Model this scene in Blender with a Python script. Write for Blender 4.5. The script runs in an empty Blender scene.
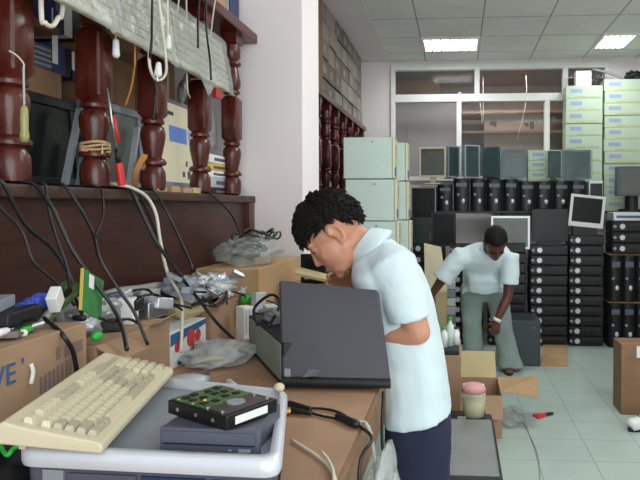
import bpy, bmesh, math, random
from mathutils import Vector, Matrix, Euler, noise
random.seed(7)
V = Vector
PI = math.pi
scene = bpy.context.scene
C = scene.collection

# ------------------------------------------------------------------ camera
F = 600.0; CX, CY = 420.0, 220.0
CAM = V((0, 0, 1.44))
CR = Euler((PI/2 - math.atan(13/F), 0, math.atan(38/F)), 'XYZ')
cd = bpy.data.cameras.new('camera'); cam = bpy.data.objects.new('camera', cd); C.objects.link(cam)
cam.location = CAM; cam.rotation_euler = CR
cd.sensor_width = 36; cd.lens = F/640*36
cd.shift_x = -(CX-320)/640; cd.shift_y = (CY-240)/640
cd.clip_start = 0.02
scene.camera = cam
RM = CR.to_matrix()
def ray(px, py): return RM @ V(((px-CX)/F, -(py-CY)/F, -1))
def P(px, py, Y): d = ray(px, py); return CAM + d*(Y/d.y)            # at depth Y
def PX(px, py, x): d = ray(px, py); return CAM + d*((x-CAM.x)/d.x)     # on plane x
def PZ(px, py, z): d = ray(px, py); return CAM + d*((z-CAM.z)/d.z)     # on plane z

# ------------------------------------------------------------------ materials
def s2l(c):
    c = c/255; return c/12.92 if c <= .04045 else ((c+.055)/1.055)**2.4
def col(r, g, b): return (s2l(r), s2l(g), s2l(b), 1)
def mat(name, c, rough=.6, metal=0, var=.12, scale=8, bump=0, bscale=60, spec=.5, alpha=1, emit=None, estr=0, stretch=None):
    m = bpy.data.materials.new(name); m.use_nodes = True
    nt = m.node_tree; b = nt.nodes['Principled BSDF']
    b.inputs['Roughness'].default_value = rough; b.inputs['Metallic'].default_value = metal
    b.inputs['Specular IOR Level'].default_value = spec; b.inputs['Alpha'].default_value = alpha
    base = col(*c); b.inputs['Base Color'].default_value = base
    tc = nt.nodes.new('ShaderNodeTexCoord'); src = tc.outputs['Object']
    if stretch:
        mp = nt.nodes.new('ShaderNodeMapping'); mp.inputs['Scale'].default_value = stretch
        nt.links.new(src, mp.inputs[0]); src = mp.outputs[0]
    if var:
        n = nt.nodes.new('ShaderNodeTexNoise'); n.inputs['Scale'].default_value = scale; n.inputs['Detail'].default_value = 5
        nt.links.new(src, n.inputs['Vector'])
        r = nt.nodes.new('ShaderNodeValToRGB')
        r.color_ramp.elements[0].position = .3; r.color_ramp.elements[1].position = .7
        r.color_ramp.elements[0].color = tuple(x*(1-var) for x in base[:3])+(1,)
        r.color_ramp.elements[1].color = tuple(min(1, x*(1+var)) for x in base[:3])+(1,)
        nt.links.new(n.outputs['Fac'], r.inputs[0]); nt.links.new(r.outputs[0], b.inputs['Base Color'])
    if bump:
        n2 = nt.nodes.new('ShaderNodeTexNoise'); n2.inputs['Scale'].default_value = bscale; n2.inputs['Detail'].default_value = 3
        nt.links.new(src, n2.inputs['Vector'])
        bp = nt.nodes.new('ShaderNodeBump'); bp.inputs['Strength'].default_value = bump; bp.inputs['Distance'].default_value = .01
        nt.links.new(n2.outputs['Fac'], bp.inputs['Height']); nt.links.new(bp.outputs[0], b.inputs['Normal'])
    if emit:
        b.inputs['Emission Color'].default_value = col(*emit); b.inputs['Emission Strength'].default_value = estr
    return m
def grid_mat(name, c, line, sx, sy, ox, oy, w, rough, var=.06, vs=3):
    m = mat(name, c, rough, var=var, scale=vs); nt = m.node_tree; b = nt.nodes['Principled BSDF']
    tc = nt.nodes.new('ShaderNodeTexCoord'); sp = nt.nodes.new('ShaderNodeSeparateXYZ'); nt.links.new(tc.outputs['Object'], sp.inputs[0])
    def mth(op, a, bb):
        n = nt.nodes.new('ShaderNodeMath'); n.operation = op
        for i, v in enumerate((a, bb)):
            if v is None: continue
            if isinstance(v, (int, float)): n.inputs[i].default_value = v
            else: nt.links.new(v, n.inputs[i])
        return n.outputs[0]
    def lines(o, off, s):
        f = mth('FRACT', mth('DIVIDE', mth('SUBTRACT', o, off-100*s), s), None)
        d = mth('ABSOLUTE', mth('SUBTRACT', f, .5), None)
        return mth('GREATER_THAN', d, .5-w/s/2)
    fac = mth('MAXIMUM', lines(sp.outputs[0], ox, sx), lines(sp.outputs[1], oy, sy))
    mx = nt.nodes.new('ShaderNodeMix'); mx.data_type = 'RGBA'
    old = b.inputs['Base Color'].links[0].from_socket
    nt.links.new(fac, mx.inputs[0]); nt.links.new(old, mx.inputs[6]); mx.inputs[7].default_value = col(*line)
    nt.links.new(mx.outputs[2], b.inputs['Base Color'])
    return m

m_wood = mat('mahogany', (78, 29, 20), .26, var=.45, scale=7, bump=.08, bscale=30, stretch=(6, 6, 1))
m_panel = mat('mahogany_panel', (58, 26, 18), .4, var=.4, scale=6, bump=.08, bscale=20, stretch=(4, 1, 7))
m_ledge = mat('worn_ledge', (62, 38, 28), .5, var=.4, scale=14, bump=.2)
m_board = mat('shelf_board', (112, 78, 56), .6, var=.2)
m_card = mat('cardboard', (160, 128, 102), .85, var=.1, scale=6, bump=.06, bscale=40)
m_card2 = mat('cardboard_tan', (178, 144, 106), .85, var=.1, scale=6, bump=.06)
m_card3 = mat('cardboard_dark', (134, 102, 76), .85, var=.15, scale=6, bump=.06)
m_card4 = mat('cardboard_pale', (196, 178, 136), .85, var=.08, scale=6)
m_bench = mat('bench_cardboard', (164, 128, 102), .75, var=.12, scale=7, bump=.12, bscale=25)
m_white = mat('painted_wall', (232, 224, 224), .8, var=.025, scale=3, bump=.03)
m_pillar = mat('pillar_paint', (238, 228, 230), .8, var=.02, scale=3, bump=.03)
m_black = mat('black_plastic', (20, 21, 24), .5, var=.15, scale=10)
m_blackg = mat('black_gloss', (15, 16, 19), .35, var=.1, spec=.35)
m_cable = mat('cable_black', (22, 22, 24), .4, var=.1)
m_cablew = mat('cable_white', (214, 206, 190), .5, var=.06)
m_cableo = mat('cable_orange', (196, 134, 70), .5, var=.1)
m_cableg = mat('cable_grey', (150, 150, 150), .5, var=.1)
m_lidgrey = mat('laptop_charcoal', (66, 63, 71), .5, var=.1, scale=5, bump=.03, bscale=200)
m_beige = mat('beige_plastic', (206, 194, 166), .55, var=.05)
m_keyl = mat('key_cream', (214, 204, 176), .55, var=.05)
m_keyg = mat('key_grey', (182, 172, 150), .55, var=.05)
m_silver = mat('silver_plastic', (200, 204, 212), .3, metal=.35, var=.04)
m_greyp = mat('grey_plastic', (140, 144, 154), .45, var=.06)
m_dgrey = mat('dark_grey_plastic', (82, 84, 98), .4, var=.08)
m_steel = mat('steel', (190, 190, 192), .3, metal=.9, var=.08)
m_pcb = mat('circuit_green', (58, 122, 66), .45, var=.25, scale=60)
m_pcbd = mat('circuit_dark_green', (74, 96, 58), .4, var=.6, scale=90)
m_green = mat('bright_green', (40, 170, 62), .5, var=.1)
m_blue = mat('connector_blue', (70, 92, 190), .5, var=.15)
m_blued = mat('binder_blue', (38, 46, 92), .5, var=.1)
m_red = mat('tool_red', (206, 44, 40), .4, var=.08)
m_yel = mat('yellow_plastic', (206, 176, 80), .4, var=.08)
m_whitep = mat('white_plastic', (226, 226, 224), .5, var=.04)
m_case = mat('case_white', (205, 222, 214), .5, var=.03)
m_caseb = mat('case_bezel', (214, 212, 178), .5, var=.05)
m_boxw = mat('box_pale_green', (176, 192, 172), .7, var=.04)
m_boxy = mat('box_edge_yellow', (190, 190, 120), .7, var=.06)
m_boxl = mat('box_label_blue', (142, 160, 190), .6, var=.08)
m_boxt = mat('box_print_grey', (160, 176, 150), .7, var=.08)
m_carton_g = [mat('carton_grey_a', (132, 124, 118), .85, var=.1), mat('carton_grey_b', (150, 142, 136), .85, var=.1), mat('carton_grey_c', (116, 106, 100), .85, var=.12)]
m_wrap = mat('plastic_wrap', (205, 212, 208), .2, var=.12, scale=20, bump=.5, bscale=35, alpha=.27)
m_wrapt = mat('plastic_wrap_teal', (120, 160, 162), .2, var=.2, scale=12, bump=.4, bscale=25, alpha=.15)
m_bag = mat('plastic_bag', (200, 205, 204), .25, var=.15, scale=15, bump=.5, bscale=40, alpha=.5)
m_scr = mat('screen_black', (12, 15, 15), .35, var=.1, spec=.2)
m_scrg = mat('screen_grey', (92, 96, 92), .3, var=.08)
m_scrt = mat('screen_dark_teal', (28, 44, 46), .2, var=.1)
m_print = mat('print_blue', (44, 92, 140), .8, var=.1)
m_printd = mat('print_dark', (84, 74, 72), .85, var=.1)
m_printr = mat('print_red', (196, 60, 62), .7, var=.1)
m_metalw = mat('window_frame_white', (232, 232, 230), .5, var=.03)
m_skin = mat('skin_tan', (204, 144, 118), .5, var=.06, scale=12)
m_skind = mat('skin_dark', (92, 52, 38), .45, var=.1, scale=12)
m_hair = mat('hair_black', (20, 15, 14), .7, var=.3, scale=60, bump=.4, bscale=120, spec=.25)
m_shirt = mat('shirt_white', (212, 226, 232), .85, var=.03, bump=.1, bscale=25)
m_shirtb = mat('shirt_blue_trim', (140, 180, 200), .85, var=.05)
m_navy = mat('navy_cloth', (30, 34, 60), .85, var=.1, bump=.1)
m_trous = mat('trouser_grey', (138, 152, 148), .85, var=.08, bump=.12, bscale=18)
m_eye = mat('eye', (40, 30, 28), .2, var=0)
m_lip = mat('lip', (170, 96, 84), .5, var=.05)
m_twine = mat('twine', (190, 160, 120), .9, var=.2, scale=60)
m_foil = mat('foil', (170, 172, 174), .35, metal=.5, var=.3, scale=20, bump=.5)
m_pink = mat('pink_lid', (208, 146, 150), .5, var=.06)
m_clear = mat('clear_jar', (214, 214, 190), .12, var=.05, alpha=.5)
m_clearc = mat('jar_contents', (206, 196, 140), .6, var=.15, scale=30)
m_clearg = mat('clear_handle', (150, 146, 92), .15, var=.1)

# ------------------------------------------------------------------ mesh helpers
def BM(): return bmesh.new()
def box(bm, lo, hi, mi=0, m=None):
    lo = V(lo); hi = V(hi); vs = []
    for z in (lo.z, hi.z):
        for x, y in ((lo.x, lo.y), (hi.x, lo.y), (hi.x, hi.y), (lo.x, hi.y)):
            p = V((x, y, z)); vs.append(bm.verts.new(m @ p if m else p))
    for f in ((3, 2, 1, 0), (4, 5, 6, 7), (0, 1, 5, 4), (1, 2, 6, 5), (2, 3, 7, 6), (3, 0, 4, 7)):
        bm.faces.new([vs[i] for i in f]).material_index = mi
    return bm
def cbox(bm, c, s, mi=0, m=None):
    c = V(c); s = V(s)/2; return box(bm, c-s, c+s, mi, m)
def slab(bm, q, n, mi=0):
    """four corners extruded along n"""
    a = [bm.verts.new(p) for p in q]; b = [bm.verts.new(V(p)+V(n)) for p in q]
    bm.faces.new(a[::-1]).material_index = mi; bm.faces.new(b).material_index = mi
    for i in range(4):
        bm.faces.new((a[i], a[(i+1) % 4], b[(i+1) % 4], b[i])).material_index = mi
    return bm
def frame_of(d):
    d = V(d).normalized(); h = V((0, 0, 1)) if abs(d.z) < .9 else V((1, 0, 0))
    a = d.cross(h).normalized(); return a, d.cross(a).normalized()
def rings(bm, cs, cap=True, mi=0):
    """cs: list of vertex rings"""
    rv = [[bm.verts.new(p) for p in r] for r in cs]; n = len(rv[0])
    for a, b in zip(rv, rv[1:]):
        for i in range(n): bm.faces.new((a[i], a[(i+1) % n], b[(i+1) % n], b[i])).material_index = mi
    if cap:
        bm.faces.new(rv[0][::-1]).material_index = mi; bm.faces.new(rv[-1]).material_index = mi
    return bm
def circ(c, a, b, ra, rb, n): return [c + a*(ra*math.cos(2*PI*i/n)) + b*(rb*math.sin(2*PI*i/n)) for i in range(n)]
def tube(bm, pts, r, n=8, smooth=5, mi=0):
    pts = [V(p) for p in pts]
    if smooth and len(pts) > 2:
        q = [pts[0]*2-pts[1]] + pts + [pts[-1]*2-pts[-2]]; out = []
        for i in range(1, len(q)-2):
            p0, p1, p2, p3 = q[i-1:i+3]
            for k in range(smooth):
                t = k/smooth
                out.append(.5*((2*p1) + (p2-p0)*t + (2*p0-5*p1+4*p2-p3)*t*t + (3*p1-p0-3*p2+p3)*t**3))
        out.append(pts[-1]); pts = out
    cs = []; a = None
    for i, p in enumerate(pts):
        t = (pts[min(i+1, len(pts)-1)] - pts[max(i-1, 0)])
        if t.length < 1e-9: t = V((0, 0, 1))
        t.normalize()
        if a is None: a, b = frame_of(t)
        else:
            a = (a - t*a.dot(t))
            if a.length < 1e-6: a, b = frame_of(t)
            a.normalize(); b = t.cross(a)
        rr = r(i/(len(pts)-1)) if callable(r) else r
        cs.append(circ(p, a, t.cross(a), rr, rr, n))
    return rings(bm, cs, True, mi)
def cyl(bm, p0, p1, r0, r1=None, n=16, mi=0):
    p0 = V(p0); p1 = V(p1); a, b = frame_of(p1-p0); r1 = r0 if r1 is None else r1
    return rings(bm, [circ(p0, a, b, r0, r0, n), circ(p1, a, b, r1, r1, n)], True, mi)
def lathe(bm, prof, c=(0, 0, 0), n=20, mi=0):
    c = V(c); X, Y = V((1, 0, 0)), V((0, 1, 0))
    return rings(bm, [circ(c+V((0, 0, z)), X, Y, max(r, 1e-4), max(r, 1e-4), n) for r, z in prof], True, mi)
def rcone(bm, p0, r0, p1, r1, n=14):
    p0 = V(p0); p1 = V(p1); d = p1-p0; L = d.length
    if L < 1e-6: return ell(bm, p0, (r0, r0, r0))
    d.normalize(); a, b = frame_of(d); cs = []
    for k in range(5): t = PI/2*(k/4); cs.append((p0 - d*(r0*math.cos(t)), max(r0*math.sin(t), 1e-4)))
    for k in range(5): t = PI/2*(k/4); cs.append((p1 + d*(r1*math.sin(t)), max(r1*math.cos(t), 1e-4)))
    return rings(bm, [circ(c, a, b, r, r, n) for c, r in cs])
def ell(bm, c, r, axes=None, sub=3):
    M_ = Matrix.Diagonal(V((*r, 1)))
    if axes:
        R = Matrix(axes).transposed().to_4x4(); M_ = R @ M_
    bmesh.ops.create_icosphere(bm, subdivisions=sub, radius=1, matrix=Matrix.Translation(V(c)) @ M_)
    return bm
def loft(bm, rs, bvec, n=24):
    """rs: (centre, half thickness, half width); width runs along bvec"""
    bvec = V(bvec).normalized(); cs = []
    for i, (c, ra, rb) in enumerate(rs):
        t = V(rs[min(i+1, len(rs)-1)][0]) - V(rs[max(i-1, 0)][0]); a = bvec.cross(t).normalized()
        ring = []
        for k in range(n):
            an = 2*PI*k/n; ca, sa = math.cos(an), math.sin(an)
            e = .8
            ring.append(V(c) + a*(ra*math.copysign(abs(ca)**e, ca)) + bvec*(rb*math.copysign(abs(sa)**e, sa)))
        cs.append(ring)
    return rings(bm, cs)
def rot(ax, ang): return Matrix.Rotation(ang, 4, ax)

def finish(name, bm, mats, parent=None, bevel=0, smooth=False, seg=2):
    bmesh.ops.recalc_face_normals(bm, faces=bm.faces[:])
    me = bpy.data.meshes.new(name)
    org = V((0, 0, 0))
    if parent is None:
        xs = [v.co for v in bm.verts]
        org = V(((min(p.x for p in xs)+max(p.x for p in xs))/2, (min(p.y for p in xs)+max(p.y for p in xs))/2, min(p.z for p in xs)))
        for v in bm.verts: v.co -= org
    bm.to_mesh(me); bm.free()
    for m in (mats if isinstance(mats, (list, tuple)) else [mats]): me.materials.append(m)
    o = bpy.data.objects.new(name, me); C.objects.link(o); o.location = org
    if parent: o.parent = parent
    if smooth:
        for p in me.polygons: p.use_smooth = True
    if name == 'baluster': me.set_sharp_from_angle(angle=math.radians(40))
    if bevel:
        b = o.modifiers.new('bevel', 'BEVEL'); b.width = bevel; b.segments = seg; b.limit_method = 'ANGLE'; b.angle_limit = math.radians(40)
        for p in me.polygons: p.use_smooth = True
        w = o.modifiers.new('wn', 'WEIGHTED_NORMAL'); w.keep_sharp = True
    return o
def part(name, bm, mats, parent, world=False, **k):
    """a part; world=True: bm is in world coordinates"""
    if world:
        T = chain(parent).inverted()
        bmesh.ops.transform(bm, matrix=T, verts=bm.verts[:])
    return finish(name, bm, mats, parent, **k)
def chain(o):
    M_ = Matrix.Translation(o.location) @ o.rotation_euler.to_matrix().to_4x4()
    return chain(o.parent) @ M_ if o.parent else M_
def tag(o, label, cat, group=None):
    o['label'] = label; o['category'] = cat
    if group: o['group'] = group
    return o
def thing(name, label, cat, loc=(0, 0, 0), rz=0, group=None, rx=0, ry=0):
    o = bpy.data.objects.new(name, None); C.objects.link(o); o.empty_display_size = .05
    o.location = loc; o.rotation_euler = (rx, ry, rz)
    return tag(o, label, cat, group)
def struct(name, bm, m, parent=None, **k):
    o = finish(name, bm, m, parent, **k); o['kind'] = 'structure'; return o
def copy_tree(o, parent=None):
    c = o.copy(); C.objects.link(c)
    if parent: c.parent = parent
    for ch in list(o.children): copy_tree(ch, c)
    return c
def dup(o, loc, rz, label, group=None):
    c = copy_tree(o); c.location = loc; c.rotation_euler = (o.rotation_euler.x, o.rotation_euler.y, rz); c['label'] = label
    if group: c['group'] = group
    return c
def text(name, s, size, m, parent, M_):
    cu = bpy.data.curves.new('t', 'FONT'); cu.body = s; cu.size = size; cu.extrude = .0006
    to = bpy.data.objects.new('t', cu); C.objects.link(to)
    dg = bpy.context.evaluated_depsgraph_get(); me = bpy.data.meshes.new_from_object(to.evaluated_get(dg))
    bpy.data.objects.remove(to); bpy.data.curves.remove(cu)
    me.transform(M_); me.materials.clear(); me.materials.append(m); me.name = name
    o = bpy.data.objects.new(name, me); C.objects.link(o); o.parent = parent; return o
def remesh(name, bm, mats, parent, voxel=.006, sm=4, disp=0, dscale=8, post=None):
    """union overlapping pieces into one continuous smooth surface"""
    T = chain(parent).inverted()
    bmesh.ops.recalc_face_normals(bm, faces=bm.faces[:])
    me = bpy.data.meshes.new('tmp'); bm.to_mesh(me); bm.free()
    o = bpy.data.objects.new('tmp', me); C.objects.link(o)
    r = o.modifiers.new('r', 'REMESH'); r.mode = 'VOXEL'; r.voxel_size = voxel
    if sm:
        s = o.modifiers.new('s', 'SMOOTH'); s.factor = .5; s.iterations = sm
    dg = bpy.context.evaluated_depsgraph_get()
    me2 = bpy.data.meshes.new_from_object(o.evaluated_get(dg)); me2.name = name
    bpy.data.objects.remove(o); bpy.data.meshes.remove(me)
    if disp:
        for v in me2.vertices:
            k = noise.noise(v.co*dscale) + .5*noise.noise(v.co*dscale*2.3)
            v.co += v.normal*(disp*k)
    if post: post(me2)
    me2.transform(T); me2.materials.clear()
    for m in (mats if isinstance(mats, (list, tuple)) else [mats]): me2.materials.append(m)
    for p in me2.polygons: p.use_smooth = True
    n = bpy.data.objects.new(name, me2); C.objects.link(n); n.parent = parent
    return n
def crumple(bm, c, r, amp=.3, fs=8, sub=4, axes=None, seed=0, flat=True):
    t = BM(); ell(t, (0, 0, 0), (1, 1, 1), sub=sub)
    R = Matrix(axes).transposed() if axes else Matrix.Identity(3)
    for v in t.verts:
        k = 1 + amp*(noise.noise(v.co*fs/4+V((seed, 0, 0))) + .6*noise.noise(v.co*fs/2+V((0, seed, 0))) + .5*(.35-abs(noise.noise(v.co*fs*.8+V((0, seed, 3))))) + .35*(.35-abs(noise.noise(v.co*fs*1.7+V((0, seed, 5))))))
        p = v.co*k; p = V((p.x*r[0], p.y*r[1], p.z*r[2]))
        if flat: p.z = max(p.z, -r[2]*.75)
        v.co = V(c) + R @ p
    me = bpy.data.meshes.new('t'); t.to_mesh(me); t.free(); bm.from_mesh(me); bpy.data.meshes.remove(me)
    return bm
ORD = ['top', 'second', 'third', 'fourth', 'fifth', 'sixth', 'seventh', 'eighth', 'ninth', 'tenth', 'eleventh', 'twelfth', 'thirteenth', 'fourteenth']
ORD1 = ['first'] + ORD[1:]
XP = -1.10          # plane of the balustrade shelf front
ZB = .93            # bench top
# ================================================================== people
def hand(bm, W, d, n, thumb, L=.185, curl=.5, spread=.16, s=1.0):
    """wrist W, finger direction d, back-of-hand normal n, thumb side vector"""
    d = V(d).normalized(); n = (V(n) - d*V(n).dot(d)).normalized(); t = (V(thumb) - d*V(thumb).dot(d) - n*V(thumb).dot(n)).normalized()
    k = L/.185
    cs = []
    for f, hw, ht in ((-.02, .026, .021), (.0, .027, .020), (.03, .036, .017), (.07, .041, .0155), (.09, .039, .012)):
        c = W + d*(f*k); cs.append([c + t*(hw*k*math.cos(u)) + n*(ht*k*math.sin(u)) for u in [2*PI*i/16 for i in range(16)]])
    rings(bm, cs)
    for i, (ln, off) in enumerate(((.068, .030), (.076, .010), (.071, -.010), (.056, -.029))):
        b = W + d*((.082-(.006 if i == 3 else 0))*k) + t*(off*k); dd = (d + t*(spread*(1.5-i)/1.5)).normalized()
        ang = 0; p = b; r = .0088*k
        for sgl, cf in ((.45, .6), (.30, 1.0), (.25, .9)):
            ang += curl*cf; v = dd*math.cos(ang) - n*math.sin(ang); q = p + v*(ln*sgl*k); rcone(bm, p, r, q, r*.93, 10); p = q; r *= .93
    p = W + d*(.02*k) + t*(.026*k) - n*(.004*k); v = (d*.6 + t*.75 - n*.25).normalized(); r = .0125*k
    for ln, bend in ((.040, 0), (.032, .3), (.026, .35)):
        v = (v + d*bend - n*bend*.5).normalized(); q = p + v*(ln*k); rcone(bm, p, r, q, r*.86, 10); p = q; r *= .86

def head(bm, c, f, u, s):
    f = V(f).normalized(); u = V(u); u = (u-f*u.dot(f)).normalized(); l = u.cross(f)     # l = figure's left
    def at(a, b, d=0): return c + f*a*s + u*b*s + l*d*s
    ax = (f, l, u)
    ell(bm, at(-.008, .03), (.097*s, .078*s, .094*s), ax)
    ell(bm, at(.030, -.035), (.066*s, .064*s, .085*s), ax)
    ell(bm, at(.045, -.085), (.045*s, .046*s, .036*s), ax)
    ell(bm, at(.074, -.108), (.020*s, .024*s, .016*s), ax, 2)
    for d in (-1, 1):
        rcone(bm, at(.008, -.055, .050*d), .014*s, at(.055, -.10, .026*d), .015*s)
        ell(bm, at(.058, -.034, .036*d), (.026*s, .022*s, .022*s), ax, 2)         # cheek
        ell(bm, at(.078, .022, .030*d), (.014*s, .026*s, .008*s), ax, 2)         # brow ridge
        ell(bm, at(-.010, -.012, .077*d), (.016*s, .007*s, .027*s), ax, 2)   # ear
        ep = [at(-.010+.019*math.cos(q), -.010+.031*math.sin(q)-(.004 if q > 4 else 0), (.082+.006*max(0, -math.cos(q)))*d) for q in [math.radians(x) for x in (20, 55, 90, 125, 160, 195, 230, 265, 300)]]
        for q0, q1 in zip(ep, ep[1:]): rcone(bm, q0, .0062*s, q1, .0062*s, 8)
        ell(bm, at(-.004, -.040, .080*d), (.008*s, .006*s, .009*s), ax, 2)
        ell(bm, at(.075, .0, .031*d), (.012*s, .013*s, .011*s), ax, 2)
    rcone(bm, at(.086, .008), .009*s, at(.104, -.034), .011*s)
    for d in (-1, 1): ell(bm, at(.093, -.039, .011*d), (.011*s, .008*s, .008*s), ax, 2)
    ell(bm, at(.088, -.066), (.012*s, .022*s, .006*s), ax, 2); ell(bm, at(.086, -.078), (.012*s, .019*s, .006*s), ax, 2)
    return at, ax

def face_parts(root, at, ax, s, skin_lip):
    for d in (-1, 1):
        bm = BM(); ell(bm, at(.0835, -.001, .031*d), (.005*s, .010*s, .005*s), ax, 2); part('eye', bm, m_eye, root, world=True, smooth=True)
        bm = BM(); ell(bm, at(.089, .020, .031*d), (.006*s, .021*s, .0035*s), ax, 2); part('eyebrow', bm, m_hair, root, world=True, smooth=True)
    bm = BM(); ell(bm, at(.0955, -.071), (.006*s, .019*s, .0065*s), ax, 2); part('lips', bm, skin_lip, root, world=True, smooth=True)

def hair(root, at, ax, s, m_, thick, front, back, tuft, seed, n=500):
    """skull cap grown from tufts; front/back = how low it comes in front and behind"""
    rnd = random.Random(seed); f, l, u = ax; bm = BM()
    c = at(-.012, .035)
    def low(az):   # az: cos>0 front
        k = (1+math.cos(az))/2; return back*(1-k) + front*k
    N = 40; M = 16; g = []
    for i in range(M+1):
        ringv = []
        for j in range(N):
            az = 2*PI*j/N
            if abs(math.sin(az)) > .8 and math.cos(az) > -.45: lo = math.radians(-4)
            else: lo = low(az)
            if math.cos(az) > .55: lo = front
            el = PI/2 - (PI/2-lo)*(i/M)
            d = f*(math.cos(el)*math.cos(az)) + l*(math.cos(el)*math.sin(az)) + u*math.sin(el)
            rf = V((math.cos(el)*math.cos(az)/.100, math.cos(el)*math.sin(az)/.081, math.sin(el)/.097)).length
            R = (1/rf)*s + thick*(.35+.65*min(1, (M-i)/4)) + .004*noise.noise(d*9+V((seed, 0, 0)))
            ringv.append(c + d*R)
        g.append(ringv)
    top = bm.verts.new(sum(g[0], V())/N)
    vv = [[bm.verts.new(p) for p in r] for r in g[1:]]
    for j in range(N): bm.faces.new((top, vv[0][j], vv[0][(j+1) % N]))
    for a, b in zip(vv, vv[1:]):
        for j in range(N): bm.faces.new((a[j], b[j], b[(j+1) % N], a[(j+1) % N]))
    inn = [bm.verts.new(c+(v.co-c)*.82) for v in vv[-1]]
    for j in range(N): bm.faces.new((vv[-1][j], inn[j], inn[(j+1) % N], vv[-1][(j+1) % N]))
    if tuft:
        for k in range(n):
            az = rnd.uniform(0, 2*PI)
            lo = front if math.cos(az) > .55 else (-.02 if abs(math.sin(az)) > .8 and math.cos(az) > -.45 else low(az))
            el = math.asin(rnd.uniform(math.sin(lo), 1)); 
            d = f*(math.cos(el)*math.cos(az)) + l*(math.cos(el)*math.sin(az)) + u*math.sin(el)
            rf = V((math.cos(el)*math.cos(az)/.100, math.cos(el)*math.sin(az)/.081, math.sin(el)/.097)).length
            p = c + d*((1/rf)*s+thick*.7)
            flow = (f*.75 - u*.35*(1 if math.cos(az) > .2 else 2.2) - f*(1.0 if math.cos(az) < 0 else 0) + l*math.sin(az)*.25 + V((rnd.uniform(-.3, .3), rnd.uniform(-.3, .3), rnd.uniform(-.3, .3)))).normalized()
            w = (flow - d*flow.dot(d)*.9 + d*rnd.uniform(.05, .5)).normalized()
            q = p + w*tuft*rnd.uniform(.5, 1.1); mid = p.lerp(q, .5)+d*tuft*.12
            a, b = frame_of(q-p); r = .0048
            rings(bm, [circ(p-d*.006, a, b, r, r, 5), circ(mid, a, b, r*.7, r*.7, 5), circ(q, a, b, .0006, .0006, 5)])
    return part('hair', bm, m_, root, world=True, smooth=True)

def seg(bm, pts):
    for (p, r), (q, r2) in zip(pts, pts[1:]): rcone(bm, p, r, q, r2)

# ---- man at the bench
YM = 2.03
def Q(px, py, Y=YM): return P(px, py, Y)
foot = Q(430, 480)
m1 = thing('person', 'man in white short-sleeved polo shirt and dark blue shorts bending over the laptop', 'person', (Q(424, 400).x, YM, 0))
bm = BM()
spine = [(Q(419, 415), .08, .13), (Q(415, 390), .085, .135), (Q(410, 350), .082, .13), (Q(402, 315), .085, .14), (Q(391, 285), .085, .14), (Q(381, 267), .07, .12), (Q(373, 254), .05, .07)]
loft(bm, spine, (0, 1, 0))
seg(bm, [(Q(374, 254), .066), (Q(364, 245), .057), (Q(346, 236), .056)])
hf = V((-.69, -.14, -.70)); hu = V((-.74, -.04, .67)); hcen = Q(333.5, 234, 2.0); HS = 1.04
at1, ax1 = head(bm, hcen, hf, hu, HS)
hip = Q(419, 400)
for s in (-1, 1):
    h0 = V((hip.x+.005, YM+s*.075, .77)); kn = V((hip.x-.0, YM+s*.09, .46)); an = V((hip.x+.03, YM+s*.11, .09))
    seg(bm, [(h0, .08), (h0.lerp(kn, .4), .08), (kn, .056)]); seg(bm, [(kn, .056), (kn.lerp(an, .3)+V((.012, 0, 0)), .054), (an, .036)])
    loft(bm, [(an+V((.05, 0, -.06)), .028, .03), (an+V((.0, 0, -.055)), .033, .036), (an+V((-.08, 0, -.068)), .022, .042), (an+V((-.15, 0, -.074)), .014, .036), (an+V((-.17, 0, -.076)), .009, .02)], (0, 1, 0))
    seg(bm, [(an, .037), (an+V((-.02, 0, -.055)), .033)])
# near arm
S1 = Q(393, 268, 1.875); E1 = Q(418, 332, 1.865); W1 = V((Q(352, 345, 1.93).x, 1.95, 1.005))
seg(bm, [(S1, .05), (S1.lerp(E1, .5), .05), (E1, .040)]); seg(bm, [(E1, .040), (E1.lerp(W1, .35), .041), (W1, .027)])
hand(bm, W1, (W1-E1)+V((0, .03, -.03)), (0, -.3, 1), (0, 1, .2), curl=.45)
# far arm
S2 = Q(386, 270, 2.21); E2 = Q(396, 322, 2.27); W2 = Q(362, 281, 2.16)
seg(bm, [(S2, .05), (S2.lerp(E2, .5), .05), (E2, .040)]); seg(bm, [(E2, .040), (E2.lerp(W2, .35), .040), (W2, .027)])
hand(bm, W2, (-1, -.25, .05), (.2, .9, .35), (0, -.3, 1), curl=.55)
remesh('body', bm, m_skin, m1, voxel=.0055, sm=3)
face_parts(m1, at1, ax1, HS, m_lip)
hair(m1, at1, ax1, HS, m_hair, .011, math.radians(5), math.radians(-36), .028, 3, 1900)
# shirt
bm = BM()
sh = [(Q(418, 412), .120, .182), (Q(417, 406), .120, .182), (Q(416, 390), .116, .176), (Q(411, 355), .113, .168), (Q(402, 315), .117, .178), (Q(391, 285), .118, .19), (Q(381, 266), .105, .192), (Q(373, 253), .080, .13), (Q(369, 248), .064, .072)]
loft(bm, sh, (0, 1, 0))
def cone_flat(bm, pts, n=20):
    cs = []
    for i, (p, r) in enumerate(pts):
        t = pts[min(i+1, len(pts)-1)][0]-pts[max(i-1, 0)][0]; a, b = frame_of(t); cs.append(circ(p, a, b, r, r, n))
    rings(bm, cs)
cone_flat(bm, [(S1.lerp(Q(384, 272), .7), .075), (S1.lerp(Q(386, 270), .3), .085), (S1+V((0, .012, 0)), .081), (S1.lerp(E1, .45), .074), (S1.lerp(E1, .82)+V((-.012, 0, 0)), .070)])
cone_flat(bm, [(S2.lerp(Q(384, 272), .7), .075), (S2.lerp(Q(386, 270), .3), .085), (S2-V((0, .012, 0)), .081), (S2.lerp(E2, .45), .074), (S2.lerp(E2, .82), .070)])
remesh('shirt', bm, m_shirt, m1, voxel=.008, sm=3, disp=.005, dscale=11)
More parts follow.
